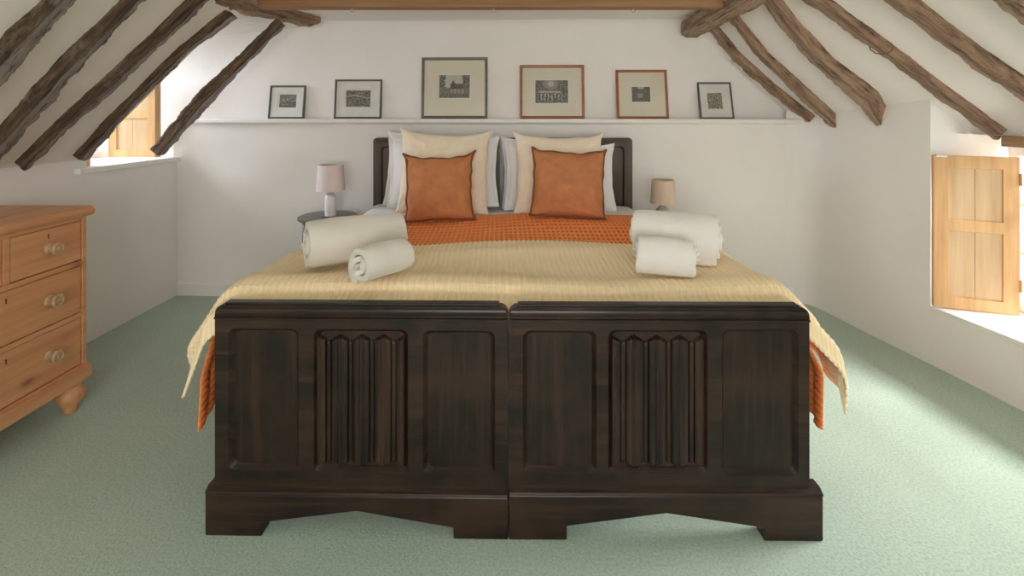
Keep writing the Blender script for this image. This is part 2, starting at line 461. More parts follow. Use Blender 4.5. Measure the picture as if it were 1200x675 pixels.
def board(name, mat, parent, outer, holes, thick, chamfer=0.010, depth=0.012, yf=0.0, bevel=0.0):
    """a board in the xz plane, front face at y=yf looking to -y, with chamfered holes"""
    bm = bmesh.new(); edges = []
    for poly in [outer] + [h for h in holes]:
        vs = [bm.verts.new((x, yf, z)) for x, z in poly]
        for i in range(len(vs)): edges.append(bm.edges.new((vs[i], vs[(i + 1) % len(vs)])))
    bmesh.ops.triangle_fill(bm, use_beauty=True, use_dissolve=False, edges=edges)
    g = bmesh.ops.extrude_face_region(bm, geom=list(bm.faces))
    for e in g['geom']:
        if isinstance(e, bmesh.types.BMVert): e.co.y += thick
    for h in holes:
        cx = sum(p[0] for p in h) / len(h); cz = sum(p[1] for p in h) / len(h)
        xs = [p[0] for p in h]; zs = [p[1] for p in h]; hw = (max(xs) - min(xs)) / 2; hh = (max(zs) - min(zs)) / 2
        a = [bm.verts.new((x, yf, z)) for x, z in h]
        b = [bm.verts.new((cx + (x - cx) * (hw - chamfer) / hw, yf + depth, cz + (z - cz) * (hh - chamfer) / hh)) for x, z in h]
        for i in range(len(h)):
            j = (i + 1) % len(h); bm.faces.new((a[i], a[j], b[j], b[i]))
    bmesh.ops.recalc_face_normals(bm, faces=bm.faces)
    me = bpy.data.meshes.new(name); bm.to_mesh(me); bm.free(); me.materials.append(M[mat])
    o = bpy.data.objects.new(name, me); C.objects.link(o); o.parent = parent
    if bevel:
        md = o.modifiers.new('bevel', 'BEVEL'); md.width = bevel; md.segments = 2; md.limit_method = 'ANGLE'; md.angle_limit = math.radians(60)
    return o

def round_top(x0, x1, z0, z1, rad, drop=None, n=6):
    pts = [(x0, z0), (x1, z0)]
    for k in range(n + 1):
        a = PI / 2 * k / n; pts.append((x1 - rad + rad * math.cos(a), z1 - rad + rad * math.sin(a)))
    for k in range(n + 1):
        a = PI / 2 + PI / 2 * k / n; pts.append((x0 + rad + rad * math.cos(a), z1 - rad + rad * math.sin(a)))
    return pts

def linenfold(parent, x0, x1, z0, z1, y, folds=4):
    """carved panel: vertical folds with pointed ends"""
    nx, nz = 168, 120
    m = MB(); rows = []
    for i in range(nx + 1):
        row = []
        x = x0 + (x1 - x0) * i / nx
        t = (i / nx - 0.02) / 0.96
        for k in range(nz + 1):
            z = z0 + (z1 - z0) * k / nz
            hgt = 0.0
            if 0 < t < 1:
                p = (t * folds + 0.5) % 1.0; a = abs(2 * p - 1)            # a = 0 on the crest, 1 in the groove
                top = z1 - 0.018 - 0.020 * a; bot = z0 + 0.012 + 0.014 * a
                if bot < z < top:
                    if a > 0.86: hgt = 0.007
                    elif a > 0.72: hgt = 0.0
                    else: hgt = 0.008 + 0.006 * math.sin((0.72 - a) / 0.72 * PI) ** .7 + 0.010 * max(0, 1 - a / 0.20)
                    e = min(z - bot, top - z, 0.006) / 0.006
                    hgt *= 0.5 + 0.5 * e
            row.append((x, y - hgt, z))
        rows.append(row)
    m.quad_grid(rows)
    return shade_angle(m.build('linenfold_panel', 'oak_z', parent, smooth=True), 30)

def plinth(parent, x0, x1, arch, ztop, zb=0.0):
    poly = [(x0, zb)] + arch + [(x1, zb), (x1, ztop), (x0, ztop)]
    m = MB(); m.prism(poly[::-1], lambda p: (p[0], 0, p[1]), lambda p: (p[0], 0.055, p[1]))
    m.build('plinth', 'oak_x', parent, bevel=0.004)
    m = MB()
    pr = [(0.002, ztop), (-0.004, ztop + .004), (-0.002, ztop + .010), (0.006, ztop + .014), (0.016, ztop + .020), (0.05, ztop + .020), (0.05, ztop)]
    m.prism(pr, lambda p: (x0 + .002, p[0], p[1]), lambda p: (x1 - .002, p[0], p[1]))
    m.build('moulding', 'oak_x', parent)

def bed(label, A, B, panels, arch, ytop, xt0, xt1, head):
    """A, B: the plinth's two front bottom corners (world x,y)."""
    A, B = Vector(A), Vector(B); mid = (A + B) / 2; ang = math.atan2(B.y - A.y, B.x - A.x); W = (B - A).length
    t = thing('bed', label, 'bed', (mid.x, mid.y, 0), (0, 0, ang))
    d = mid.y
    lx = lambda px: ((px - CX) * (d + .012) / F - mid.x)
    lz = lambda py: H - (py - CY) * (d + .012) / F
    zt = lz(ytop)
    holes = [clip_rect(lx(a) - .006, lx(b) + .006, lz(z0) - .004, lz(z1) + .006, 0.022) for a, b, z1, z0 in panels]
    x0, x1 = lx(xt0), lx(xt1)
    board('footboard', 'oak_x', t, round_top(x0, x1, 0.10, zt - .006, 0.028), holes, 0.034, 0.014, 0.018, yf=0.012)
    for k, (a, b, z1, z0) in enumerate(panels):
        if k == 1:
            linenfold(t, lx(a), lx(b), lz(z0), lz(z1), 0.029)
        else:
            m = MB(); m.box((lx(a) - .004, 0.0285, lz(z0) - .004), (lx(b) + .004, 0.040, lz(z1) + .004)); m.build('panel', 'oak_z', t)
    # mouldings along the top, following the board's width
    m = MB(); z = zt - .006
    def strip(z0, z1, out, inset):
        pr = [(.014, z0), (.012 - out * .6, z0 + .0005), (.012 - out, lerp(z0, z1, .3)), (.012 - out, lerp(z0, z1, .7)), (.012 - out * .6, z1 - .0005), (.014, z1)]
        m.prism(pr, lambda p: (x0 + inset, p[0], p[1]), lambda p: (x1 - inset, p[0], p[1]))
    strip(z - .045, z - .037, .006, .000); strip(z - .036, z - .031, .0025, .0005); strip(z - .029, z - .010, .005, .007)
    shade_angle(m.build('cap_moulding', 'oak_x', t), 50)
    m = MB(); m.box((x0 + .028, .016, z - .003), (x1 - .028, .050, z + .006)); m.build('cap_rail', 'oak_x', t, bevel=.004)
    plinth(t, -W / 2, W / 2, [(lx(a), lz(b)) if b < 620 else (lx(a), 0.0) for a, b in arch], lz(578))
    # headboard
    hx0, hx1, hd, hz = head
    inv = Matrix.Rotation(-ang, 2)
    def loc(X, Y): return inv @ (Vector((X, Y)) - mid)
    p0, p1 = loc(hx0, hd), loc(hx1, hd)
    a0, a1 = p0.x, p1.x; yh = (p0.y + p1.y) / 2
    w = a1 - a0
    op = [clip_rect(a0 + .055, a1 - .055, 0.62, hz - .055, 0.03)]
    board('headboard', 'headboard_z', t, round_top(a0, a1, 0.0, hz, 0.022), op, 0.04, 0.012, 0.014, yf=yh, bevel=0.0)
    m = MB()
    for k in range(3):
        q0 = a0 + .05 + (w - .10) * k / 3; q1 = a0 + .05 + (w - .10) * (k + 1) / 3
        m.box((q0 + .003, yh + .013 + (.004 if k == 1 else 0), 0.60), (q1 - .003, yh + .03, hz - .045))
    m.build('headboard_panel', 'headboard_z', t, bevel=0.003)
    m = MB()
    pr = [(-.004, hz - .034), (-.006, hz - .02), (-.003, hz - .006), (.004, hz + .002), (.04, hz + .002), (.044, hz - .02), (.04, hz - .034)]
    m.prism(pr, lambda p: (a0 + .02, yh + p[0], p[1]), lambda p: (a1 - .02, yh + p[0], p[1])); m.build('headboard_rail', 'headboard_x', t)
    # side rails, and the mattress
    f0, f1 = -W / 2 + .04, W / 2 - .04
    for q, r in ((f0, a0 + .01), (f1 - .025, a1 - .035)):
        m = MB(); m.prism([(q, .05), (q + .025, .05), (r + .025, yh + .005), (r, yh + .005)], lambda p: (p[0], p[1], 0.31), lambda p: (p[0], p[1], 0.42)); m.build('side_rail', 'oak_y', t, bevel=.003)
    m = MB(); m.prism([(f0 + .02, .06), (f1 - .02, .06), (a1 - .03, yh - .01), (a0 + .03, yh - .01)], lambda p: (p[0], p[1], 0.40), lambda p: (p[0], p[1], 0.585))
    m.build('mattress', 'mattress', t, bevel=0.05, segs=3)
    return t

HD = 3.475
bed('dark carved single bed pushed against its twin, the one nearer the chest of drawers',
    (-0.9666, 1.5626), (-0.0125, 1.547),
    [(268, 347, 388, 551), (369, 476, 388, 553), (498, 578, 389, 553)],
    [(308, 628), (308, 610.5), (419, 596), (532, 614), (532, 632)], 356, 250, 595.2,
    ((437 - CX) * HD / F, (585.5 - CX) * HD / F, HD, H - (162 - CY) * HD / F))
bed('dark carved single bed pushed against its twin, the one nearer the tall pine shutter',
    (-0.0095, 1.547), (0.9665, 1.541),
    [(615, 697, 390, 554), (715, 827, 389, 554), (848, 933, 388, 556)],
    [(664, 632), (664, 614), (780, 598.5), (893, 615), (893, 635)], 358, 596.2, 948,
    ((590 - CX) * HD / F, (741 - CX) * HD / F, HD, H - (162 - CY) * HD / F))

# ------------------------------------------------------------------ bed covers (numpy surfaces)
def lerp(a, b, t): return a + (b - a) * t
def XL(d): return lerp(-0.985, -1.010, (d - 1.6) / 1.85)
def XR(d): return lerp(0.955, 0.880, (d - 1.6) / 1.85)
def smooth(e0, e1, x):
    t = np.clip((x - e0) / (e1 - e0), 0, 1); return t * t * (3 - 2 * t)

def bed_top(x, d):
    """height of the made-up bed's top"""
    z = 0.672 + 0.032 * smooth(2.35, 2.85, d) + 0.010 * np.sin(2.1 * x + 0.6) * np.sin(3.0 * d) + 0.006 * np.sin(5.3 * x - 2 * d) + 0.004 * np.sin(9 * d + 3 * x)
    return z

def cover(u, d, lift, left, right, ripple=0.0, extra=None):
    """u: arc length from the bed's centre line; d: depth. left/right: (radius, first angle, straight run, second radius, last angle),
    angles may vary with d: the cloth bends over the edge, runs out, then bends again"""
    c = (XL(d) + XR(d)) / 2; w = (XR(d) - XL(d)) / 2 + lift * 0.6
    sgn = np.sign(u); s = np.abs(u)
    pick = lambda k: np.where(u < 0, left[k] + 0 * d, right[k] + 0 * d)
    r, t1, l1, r2, t2 = (pick(k) for k in range(5))
    flat = w - r * np.sin(np.minimum(t1, PI / 2))
    q = np.clip(s - flat, 0, None)
    a1 = np.minimum(q / r, t1); q1 = np.clip(q - r * t1, 0, None); s1 = np.minimum(q1, l1)
    q2 = np.clip(q1 - l1, 0, None); a2 = np.minimum(q2 / r2, np.maximum(t2 - t1, 0)); s2 = np.clip(q2 - r2 * np.maximum(t2 - t1, 0), 0, None)
    X = np.minimum(s, flat) + r * np.sin(a1) + s1 * np.cos(t1) + r2 * (np.sin(t1 + a2) - np.sin(t1)) + s2 * np.cos(t2)
    Z = -(r * (1 - np.cos(a1)) + s1 * np.sin(t1) + r2 * (np.cos(t1) - np.cos(t1 + a2)) + s2 * np.sin(t2))
    X = c + sgn * X
    top = bed_top(X, d) + lift
    if extra is not None: top = top + extra(X, d)
    Z = top + Z
    if ripple:
        k = np.clip(q1 / 0.3, 0, 1.3)
        X = X + sgn * ripple * k * np.sin(d * 17 + 1.0 * u)
    return X, Z

def cloth_mesh(name, mat, us, ds, fn, disp=None, thick=0.0, wave=None, recess_shade=None):
    U, D = np.meshgrid(us, ds, indexing='ij')
    Dw = D + (wave(U, D) if wave else 0)
    X, Z = fn(U, Dw)
    Pp = np.stack([X, Dw, Z], -1)
    if disp is not None:
        du = np.gradient(Pp, axis=0); dv = np.gradient(Pp, axis=1)
        n = np.cross(du, dv); n /= np.linalg.norm(n, axis=-1, keepdims=True) + 1e-9
        Pp = Pp + n * disp(U, D)[..., None]
    nu, nv = U.shape
    idx = np.arange(nu * nv).reshape(nu, nv)
    f = np.stack([idx[:-1, :-1], idx[1:, :-1], idx[1:, 1:], idx[:-1, 1:]], -1).reshape(-1, 4)
    me = bpy.data.meshes.new(name)
    me.vertices.add(nu * nv); me.vertices.foreach_set('co', Pp.reshape(-1).astype(np.float32))
    me.loops.add(f.size); me.loops.foreach_set('vertex_index', f.reshape(-1).astype(np.int32))
    me.polygons.add(len(f)); me.polygons.foreach_set('loop_start', np.arange(0, f.size, 4, dtype=np.int32))
    me.polygons.foreach_set('use_smooth', np.ones(len(f), dtype=bool))
    me.update(calc_edges=True); me.validate()
    if recess_shade is not None: me.attributes.new('recess_shade', 'FLOAT', 'POINT').data.foreach_set('value', recess_shade(U, D).reshape(-1).astype(np.float32))
    me.materials.append(M[mat])
    o = bpy.data.objects.new(name, me); C.objects.link(o)
    if thick:
        md = o.modifiers.new('thick', 'SOLIDIFY'); md.thickness = thick; md.offset = -1
    return o

ones = lambda d, v: np.ones_like(d) * math.radians(v)
R_ = math.radians
# white duvet, right up to the headboards
o = cloth_mesh('duvet', 'white_cotton', np.linspace(-1.03, 1.04, 150), np.linspace(1.67, 3.44, 110),
    lambda u, d: cover(u, d, -0.03, (0.10, R_(80), .2, .1, R_(89)), (0.10, R_(70), .2, .1, R_(89)), 0.004, lambda X, D: 0.03 - 0.05 * (1 - smooth(1.66, 1.78, D))),
    lambda u, d: 0.004 * np.sin(23 * u + 4 * np.sin(9 * d)) * np.sin(15 * d), 0.012)
tag(o, 'white duvet spread over both beds, showing around the pillows', 'duvet')
# orange waffle bedspread
pw, pe = 0.0245, 0.046
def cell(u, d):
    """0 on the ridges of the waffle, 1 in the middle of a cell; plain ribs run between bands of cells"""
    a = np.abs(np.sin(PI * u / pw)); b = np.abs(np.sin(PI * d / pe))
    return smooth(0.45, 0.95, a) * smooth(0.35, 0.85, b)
def waffle(u, d):
    return 0.004 - 0.011 * cell(u, d) + 0.0016 * np.cos(2 * PI * u / pw * 2) + 0.004 * np.sin(14 * d + 3 * u)
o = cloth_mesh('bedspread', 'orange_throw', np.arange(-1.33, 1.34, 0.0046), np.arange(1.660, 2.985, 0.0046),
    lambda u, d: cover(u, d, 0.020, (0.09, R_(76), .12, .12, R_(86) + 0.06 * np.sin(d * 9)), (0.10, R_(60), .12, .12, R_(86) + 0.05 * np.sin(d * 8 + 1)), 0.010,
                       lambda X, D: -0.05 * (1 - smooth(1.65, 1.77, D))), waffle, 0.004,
    lambda u, d: 0.010 * np.sin(3.1 * u + 0.5) * smooth(2.6, 2.95, d), recess_shade=cell)  # waffle hollows painted darker for the shade inside them
tag(o, 'orange waffle-knit bedspread showing between the cushions and the cream blanket', 'bedspread')
# cream ribbed blanket across the foot
pc, pd = 0.0225, 0.0150
def ridge(u): return np.abs(np.cos(PI * u / pc)) ** 5
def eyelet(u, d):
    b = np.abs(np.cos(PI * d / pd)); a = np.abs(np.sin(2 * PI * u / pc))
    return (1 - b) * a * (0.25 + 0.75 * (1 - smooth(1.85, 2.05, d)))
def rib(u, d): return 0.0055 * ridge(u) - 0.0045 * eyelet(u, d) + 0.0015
def cream_shade(u, d): return np.clip(0.6 * (1 - ridge(u)) + 0.6 * eyelet(u, d), 0, 1)  # shade of the valleys and eyelets put into the colour
def cream_extra(X, D):
    v0 = 1.722 + 0.010 * np.sin(2.6 * X + 0.8) + 0.006 * np.sin(7 * X)
    step = -0.021 * (1 - smooth(v0 - 0.006, v0 + 0.016, D))
    tail = -0.05 * (1 - smooth(1.614, 1.645, D)) - 0.03 * (1 - smooth(1.614, 1.63, D))
    puff = 0.020 * np.exp(-((D - 1.79) / 0.07) ** 2) + 0.012 * np.exp(-((D - 2.18 - 0.05 * np.sin(2.2 * X)) / 0.055) ** 2)
    return step + tail + puff
def tl_cream(d): return np.radians(66 - 9 * np.sin((d - 1.68) * 40))
o = cloth_mesh('blanket', 'cream_throw', np.arange(-1.19, 1.285, 0.0037), np.arange(1.616, 2.325, 0.0045),
    lambda u, d: cover(u, d, 0.046, (0.10, tl_cream(d), .20, .15, tl_cream(d) + R_(6)), (0.11, R_(46), .11, .12, R_(88) + 0.07 * np.sin(d * 20)), 0.012, cream_extra), rib, 0.005,
    lambda u, d: 0.022 * np.sin(2.4 * u + 1.1) * smooth(2.0, 2.3, d) + 0.01 * np.sin(6 * u) * smooth(2.1, 2.3, d), recess_shade=cream_shade)
tag(o, 'cream ribbed knitted blanket folded across the foot of the bed', 'blanket')

# ------------------------------------------------------------------ pillows and cushions
def cushion(name, mat, W, Hh, T, loc, lean, yaw=0, roll=0, pinch=0.07, sag=0.03, seed=0, wr=0.006, piping=None, ear=0.02, n=44, flange=0.0, chop=0.0):
    rnd = random.Random(seed)
    ts = [math.sin(PI / 2 * (-1 + 2 * i / n)) for i in range(n + 1)]
    def rim(u, v):
        x = W / 2 * u * (1 - pinch * (1 - v * v) * abs(u))
        z = v * (1 - pinch * 0.8 * (1 - u * u) * abs(v))
        z = Hh / 2 * (z + 1)
        if v > 0: z -= sag * v * v * (1 - u * u) ** 0.8
        k = (abs(u * v)) ** 10
        x += ear * math.copysign(1, u) * k * (1 if v > 0 else 0.6); z += ear * 0.9 * k * (1 if v > 0 else 0.1)
        z += (0.006 + 0.004 * bool(piping)) * mnoise.noise(Vector((u * 3.2, v * 3, seed + 40.5))) * smooth(0.4, 0.9, v)
        x += (0.004 + 0.003 * bool(piping)) * mnoise.noise(Vector((u * 3, v * 3.4, seed + 11.5))) * smooth(0.4, 0.9, abs(u))
        return x, z
    def th(u, v, side):
        b = max(0.0, (1 - abs(u) ** 2.4) * (1 - abs(v) ** 2.4))
        t = T / 2 * b ** 0.52
        t *= 1 + 0.25 * (-v) * (1 - v * v)                # heavier towards the bottom
        t -= chop * math.exp(-(u / 0.10) ** 2) * smooth(0.1, 0.9, v) * b ** .5
        w = wr * mnoise.noise(Vector((u * 2.2 + seed, v * 3.5, side * 5))) + wr * 0.6 * mnoise.noise(Vector((u * 6 + seed, v * 5, side * 9)))
        # radiating creases from the corners
        for cu, cv in ((-1, 1), (1, 1), (-1, -1), (1, -1)):
            du, dv = u - cu, v - cv; r = math.hypot(du, dv)
            w += wr * 0.9 * math.sin(math.atan2(dv, du) * 13 + seed) * math.exp(-r * 2.2) * min(1, r * 3)
        return t + w * b ** 0.5
    m = MB()
    fr = [[(*(lambda p: (p[0], -th(u, v, 0), p[1]))(rim(u, v)),) for u in ts] for v in ts]
    bk = [[(*(lambda p: (p[0], th(u, v, 1), p[1]))(rim(u, v)),) for u in ts] for v in ts]
    m.quad_grid(fr); m.quad_grid(bk, flip=True)
    if flange:
        loop = [(u, -1) for u in ts] + [(1, v) for v in ts[1:]] + [(u, 1) for u in ts[::-1][1:]] + [(-1, v) for v in ts[::-1][1:-1]]
        inn, out = [], []
        for q, (u, v) in enumerate(loop):
            x, z = rim(u, v); wv = 0.006 * math.sin(q * 0.45 + seed)
            ox = flange * (u if abs(u) > .999 else u * .9); oz = flange * v
            inn.append((x, wv * .3, z)); out.append((x + ox, wv, z + oz))
        m.quad_grid([inn, out], closed_v=True)
        m.quad_grid([[(x, y + .003, z) for x, y, z in inn], [(x, y + .003, z) for x, y, z in out]], closed_v=True)
    o = m.build(name, mat, smooth=True)
    bm = bmesh.new(); bm.from_mesh(o.data); bmesh.ops.remove_doubles(bm, verts=bm.verts, dist=1e-5); bmesh.ops.recalc_face_normals(bm, faces=bm.faces); bm.to_mesh(o.data); bm.free()
    o.location = loc; o.rotation_euler = (-lean, roll, yaw)
    if piping:
        loop = [(u, -1) for u in ts] + [(1, v) for v in ts[1:]] + [(u, 1) for u in ts[::-1][1:]] + [(-1, v) for v in ts[::-1][1:-1]]
        path = []
        for q, (u, v) in enumerate(loop):
            x, z = rim(u, v); path.append((x * 1.012, 0.007 * math.sin(q * 0.42 + seed) + 0.004 * math.sin(q * .97), Hh / 2 + (z - Hh / 2) * 1.012))
        m = MB(); m.tube(path, 0.0075, 8, closed=True); m.build('piping', piping, o, smooth=True)
    return o

def zbed(x, d, lift=0.0): return float(bed_top(np.array(x), np.array(d))) + lift
R = math.radians
def pxX(px, d): return (px - CX) * d / F
cu = 'cushions and pillows on the bed'
# back pillows: white, two to a bed
o = cushion('pillow', 'white_cotton', 0.70, 0.475, 0.10, (pxX(512, 3.32), 3.340, zbed(-.5, 3.32) + .012), R(13), 0, R(1), seed=3, flange=0.02, wr=.008, ear=0.0)
tag(o, 'white pillow against the headboard, rear one behind the cream cushion with a peaked corner', 'pillow')
o = cushion('pillow', 'white_cotton', 0.70, 0.43, 0.10, (pxX(518, 3.20), 3.215, zbed(-.45, 3.2) + .012), R(14), R(-2), R(-1), seed=5, flange=0.02, wr=.008, ear=0.0)
tag(o, 'white pillow squeezed between a rear pillow and the peaked-corner cream cushion', 'pillow')
o = cushion('pillow', 'white_cotton', 0.66, 0.455, 0.10, (pxX(649, 3.32), 3.340, zbed(.3, 3.32) + .012), R(13), 0, R(-1), seed=8, flange=0.02, wr=.008, ear=0.0)
tag(o, 'white pillow against the headboard nearer the beige lamp, rear one of its pair', 'pillow')
o = cushion('pillow', 'white_cotton', 0.70, 0.415, 0.10, (pxX(657, 3.20), 3.215, zbed(.3, 3.2) + .012), R(14), R(2), R(1), seed=12, flange=0.02, wr=.008, ear=0.0)
tag(o, 'white pillow nearer the beige lamp, just behind the cream cushion there', 'pillow')
# large cream squares
o = cushion('cushion', 'cream_linen', 0.555, 0.525, 0.15, (pxX(518, 3.04), 3.04, zbed(-.4, 3.04) + .012), R(15), R(3), R(1.5), seed=21, sag=0.018, pinch=.05, wr=.014, chop=0.03, ear=0.022)
tag(o, 'large cream square cushion with a tall peaked corner, nearer the white bottle lamp', 'cushion')
o = cushion('cushion', 'cream_linen', 0.545, 0.51, 0.15, (pxX(655, 3.02), 3.03, zbed(.3, 3.03) + .012), R(15), R(-2), R(0.5), seed=27, sag=0.012, pinch=.06, wr=.014, ear=0.022)
tag(o, 'large cream square cushion behind the tan cushion nearer the beige lamp', 'cushion')
# tan cushions
o = cushion('cushion', 'tan_linen', 0.375, 0.375, 0.165, (pxX(515, 2.80), 2.80, zbed(-.4, 2.8, .034)), R(17), R(4), R(-1.5), seed=33, sag=0.022, pinch=.06, wr=.016, piping='tan_trim', ear=0.020)
tag(o, 'small tan linen cushion with a dark ruffled edge, in front of the peaked cream cushion', 'cushion')
o = cushion('cushion', 'tan_linen', 0.40, 0.375, 0.165, (pxX(665, 2.78), 2.78, zbed(.3, 2.8, .034)), R(17), R(-3), R(2.5), seed=38, sag=0.012, pinch=.045, wr=.016, piping='tan_trim', ear=0.012)
tag(o, 'small tan linen cushion with a smoother edge, nearer the rolled towels with fluffy pile', 'cushion')

# ------------------------------------------------------------------ rolled towels
def towel(label, a, b, Rr, turns, seed, sq=1.0, mat='towel'):
    """a, b: world end points of the roll's axis on the bed (centre line); spiral shown at a"""
    a, b = Vector(a), Vector(b); L = (b - a).length; ax = (b - a).normalized()
    side = ax.cross(Vector((0, 0, 1))).normalized(); up = side.cross(ax).normalized()
    steps = int(turns * 44); nl = 22
    r0 = 0.012; pitch = (Rr - r0) / turns; tk = pitch * 0.76
    def ring(i, inner):
        q = i / steps; th = (q - 1) * turns * 2 * PI - PI / 2 - 0.35
        r = r0 + (Rr - r0) * q - (tk if inner else 0) * min(1, 0.35 + q * 2)
        return th, max(r, 0.004), q
    m = MB(); sheets = []
    for inner in (False, True):
        rows = []
        for i in range(steps + 1):
            th, r, q = ring(i, inner); row = []
            for j in range(nl + 1):
                t = j / nl
                e = (0.016 * mnoise.noise(Vector((th * .6, seed, 1))) - 0.018 * (1 - q))
                s = L * t + (e if j < 4 else (-e if j > nl - 4 else 0)) * (1 if 0 < j < nl else 1)
                endr = 1 - 0.05 * (abs(2 * t - 1) ** 8)
                rr = r * endr * (1 + 0.07 * mnoise.noise(Vector((math.cos(th) * 1.5, math.sin(th) * 1.5, t * 3 + seed))))
                cx, cz = rr * math.cos(th), rr * math.sin(th) * sq
                if cz < -Rr * sq * 0.86: cz = -Rr * sq * 0.86
                row.append(a + ax * s + side * cx + up * cz - a)
            rows.append(row)
        sheets.append(m.quad_grid(rows, flip=inner))
    nc = nl + 1; b0, b1 = sheets
    for i in range(steps):
        for j in (0, nl):
            m.f.append((b0 + i * nc + j, b0 + (i + 1) * nc + j, b1 + (i + 1) * nc + j, b1 + i * nc + j))
    for i in (0, steps):
        for j in range(nl):
            m.f.append((b0 + i * nc + j, b0 + i * nc + j + 1, b1 + i * nc + j + 1, b1 + i * nc + j))
    o = shade_angle(m.build('towel', mat, smooth=True), 60)
    o.location = a
    tag(o, label, 'towel', 'rolled towels on the blanket')
    return o
zt_ = lambda x, d: zbed(x, d, 0.052)
def roll(label, p0, d0, p1, d1, Rr, turns, seed, sq=1.0, mat='towel'):
    x0, x1 = pxX(p0, d0), pxX(p1, d1)
    zz = max(zt_(x0, d0), zt_(x1, d1)) + Rr * sq * 0.86 - 0.004
    return towel(label, (x0, d0, zz), (x1, d1, zz), Rr, turns, seed, sq, mat)
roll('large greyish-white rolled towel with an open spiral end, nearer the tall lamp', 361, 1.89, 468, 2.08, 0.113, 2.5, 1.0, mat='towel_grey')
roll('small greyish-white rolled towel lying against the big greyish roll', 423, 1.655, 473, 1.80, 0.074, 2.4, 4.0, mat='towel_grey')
roll('large fluffy white rolled towel nearer the beige lamp', 841, 2.0, 744, 2.12, 0.112, 3.0, 2.0)
roll('small white rolled towel in front of the large fluffy roll', 812, 1.83, 749, 1.89, 0.075, 3.0, 7.0)

from mathutils.bvhtree import BVHTree
def settle(names, *supports):
    """lower or raise soft things until they just rest on what carries them"""
    bpy.context.view_layer.update()
    trees = []
    for n in supports:
        o = bpy.data.objects[n]
        trees.append(BVHTree.FromPolygons([o.matrix_world @ v.co for v in o.data.vertices], [tuple(p.vertices) for p in o.data.polygons]))
    for o in names:
        pts = [q.matrix_world @ v.co for q in [o] + list(o.children) for v in q.data.vertices]
        zlo = min(p.z for p in pts); best = -1
        for p in pts:
            if p.z > zlo + 0.08: continue
            for tr in trees:
                h = tr.ray_cast(Vector((p.x, p.y, 1.3)), Vector((0, 0, -1)))
                if h[0] is not None: best = max(best, h[0].z - p.z)
        if best > -1: o.location.z += best + (0.003 if o.name.startswith('towel') else 0.0025)
settle([o for o in C.objects if o.name.startswith(('pillow', 'cushion', 'towel'))], 'duvet', 'bedspread', 'blanket')

# ------------------------------------------------------------------ bedside tables and lamps
def side_table(label, x, y, z, r=0.19):
    t = thing('side_table', label, 'table', (x, y, 0))
    m = MB(); m.lathe([(r - .012, z - .022), (r - .002, z - .017), (r, z - .010), (r - .002, z - .003), (r - .010, z)], 48)
    shade_angle(m.build('tabletop', 'tabletop', t), 40)
    m = MB(); m.lathe([(r - .035, z - .075), (r - .03, z - .075), (r - .03, z - .022), (r - .035, z - .022)], 48); m.build('apron', 'tabletop', t, smooth=False)
    for k in range(4):
        a = PI / 4 + k * PI / 2; cx, cy = (r - .038) * math.cos(a), (r - .038) * math.sin(a)
        m = MB(); m.lathe([(.010, 0), (.012, .02), (.009, .05), (.013, z * .4), (.016, z * .62), (.011, z * .66), (.017, z * .7), (.017, z - .022)], 16, lambda X, Y, Z: (X + cx, Y + cy, Z))
        m.build('leg', 'tabletop', t, smooth=True)
    return t
TX, TY, TZ = -1.235, 3.33, 0.655
side_table('round dark wooden bedside table under the white bottle lamp', TX, TY, TZ)
side_table('round dark wooden bedside table standing under the beige-shaded lamp', 1.11, 3.33, 0.57)

def lamp(label, x, y, z, prof, body, r0, r1, s0, s1, shade):
    t = thing('table_lamp', label, 'lamp', (x, y, z))
    m = MB(); m.lathe(prof, 40); shade_angle(m.build('lamp_base', body, t), 50)
    zt = prof[-1][1]
    m = MB(); m.lathe([(.006, zt - .002), (.006, s0 + .05), (.014, s0 + .052), (.014, s0 + .09), (.004, s0 + .092)], 16); m.build('bulb_holder', 'steel', t, smooth=False)
    m = MB(); m.lathe([(r0, s0), (r1, s1), (r1 - .003, s1), (r0 - .003, s0), (r0, s0)], 48); shade_angle(m.build('lamp_shade', shade, t), 40)
    m = MB()
    for k in range(3):
        a = k * 2 * PI / 3; m.tube([(0, 0, s1 - .015), ((r1 - .003) * math.cos(a), (r1 - .003) * math.sin(a), s1 - .006)], .0018, 6)
    m.tube([(0, 0, s0 + .08), (0, 0, s1 - .012)], .003, 6)
    m.build('shade_ring', 'steel', t)
    return t
lamp('tall white bottle lamp with a pale pink drum shade on the bedside table', pxX(387.5, TY), TY, TZ,
     [(.036, 0), (.037, .004), (.037, .010), (.0365, .012), (.038, .016), (.038, .115), (.036, .128), (.028, .142), (.018, .152), (.014, .160), (.014, .172)], 'ceramic_white', .094, .080, .168, .340, 'shade_pink')
lamp('small lamp with a beige drum shade, half hidden behind the fluffy towel', pxX(777, 3.30), 3.30, 0.57,
     [(.050, 0), (.056, .01), (.060, .04), (.062, .075), (.058, .105), (.045, .130), (.028, .148), (.020, .160), (.020, .172)], 'ceramic_green', .082, .073, .172, .328, 'shade_beige')
m = MB(); m.lathe([(.0, 0), (.022, 0), (.024, .003), (.022, .007), (.0, .007)], 24)
o = m.build('coaster', 'dark', smooth=False); o.location = (pxX(380.5, 3.22), 3.22, TZ + .0005)
tag(o, 'tiny dark disc lying on the bedside table before the bottle lamp', 'coaster')

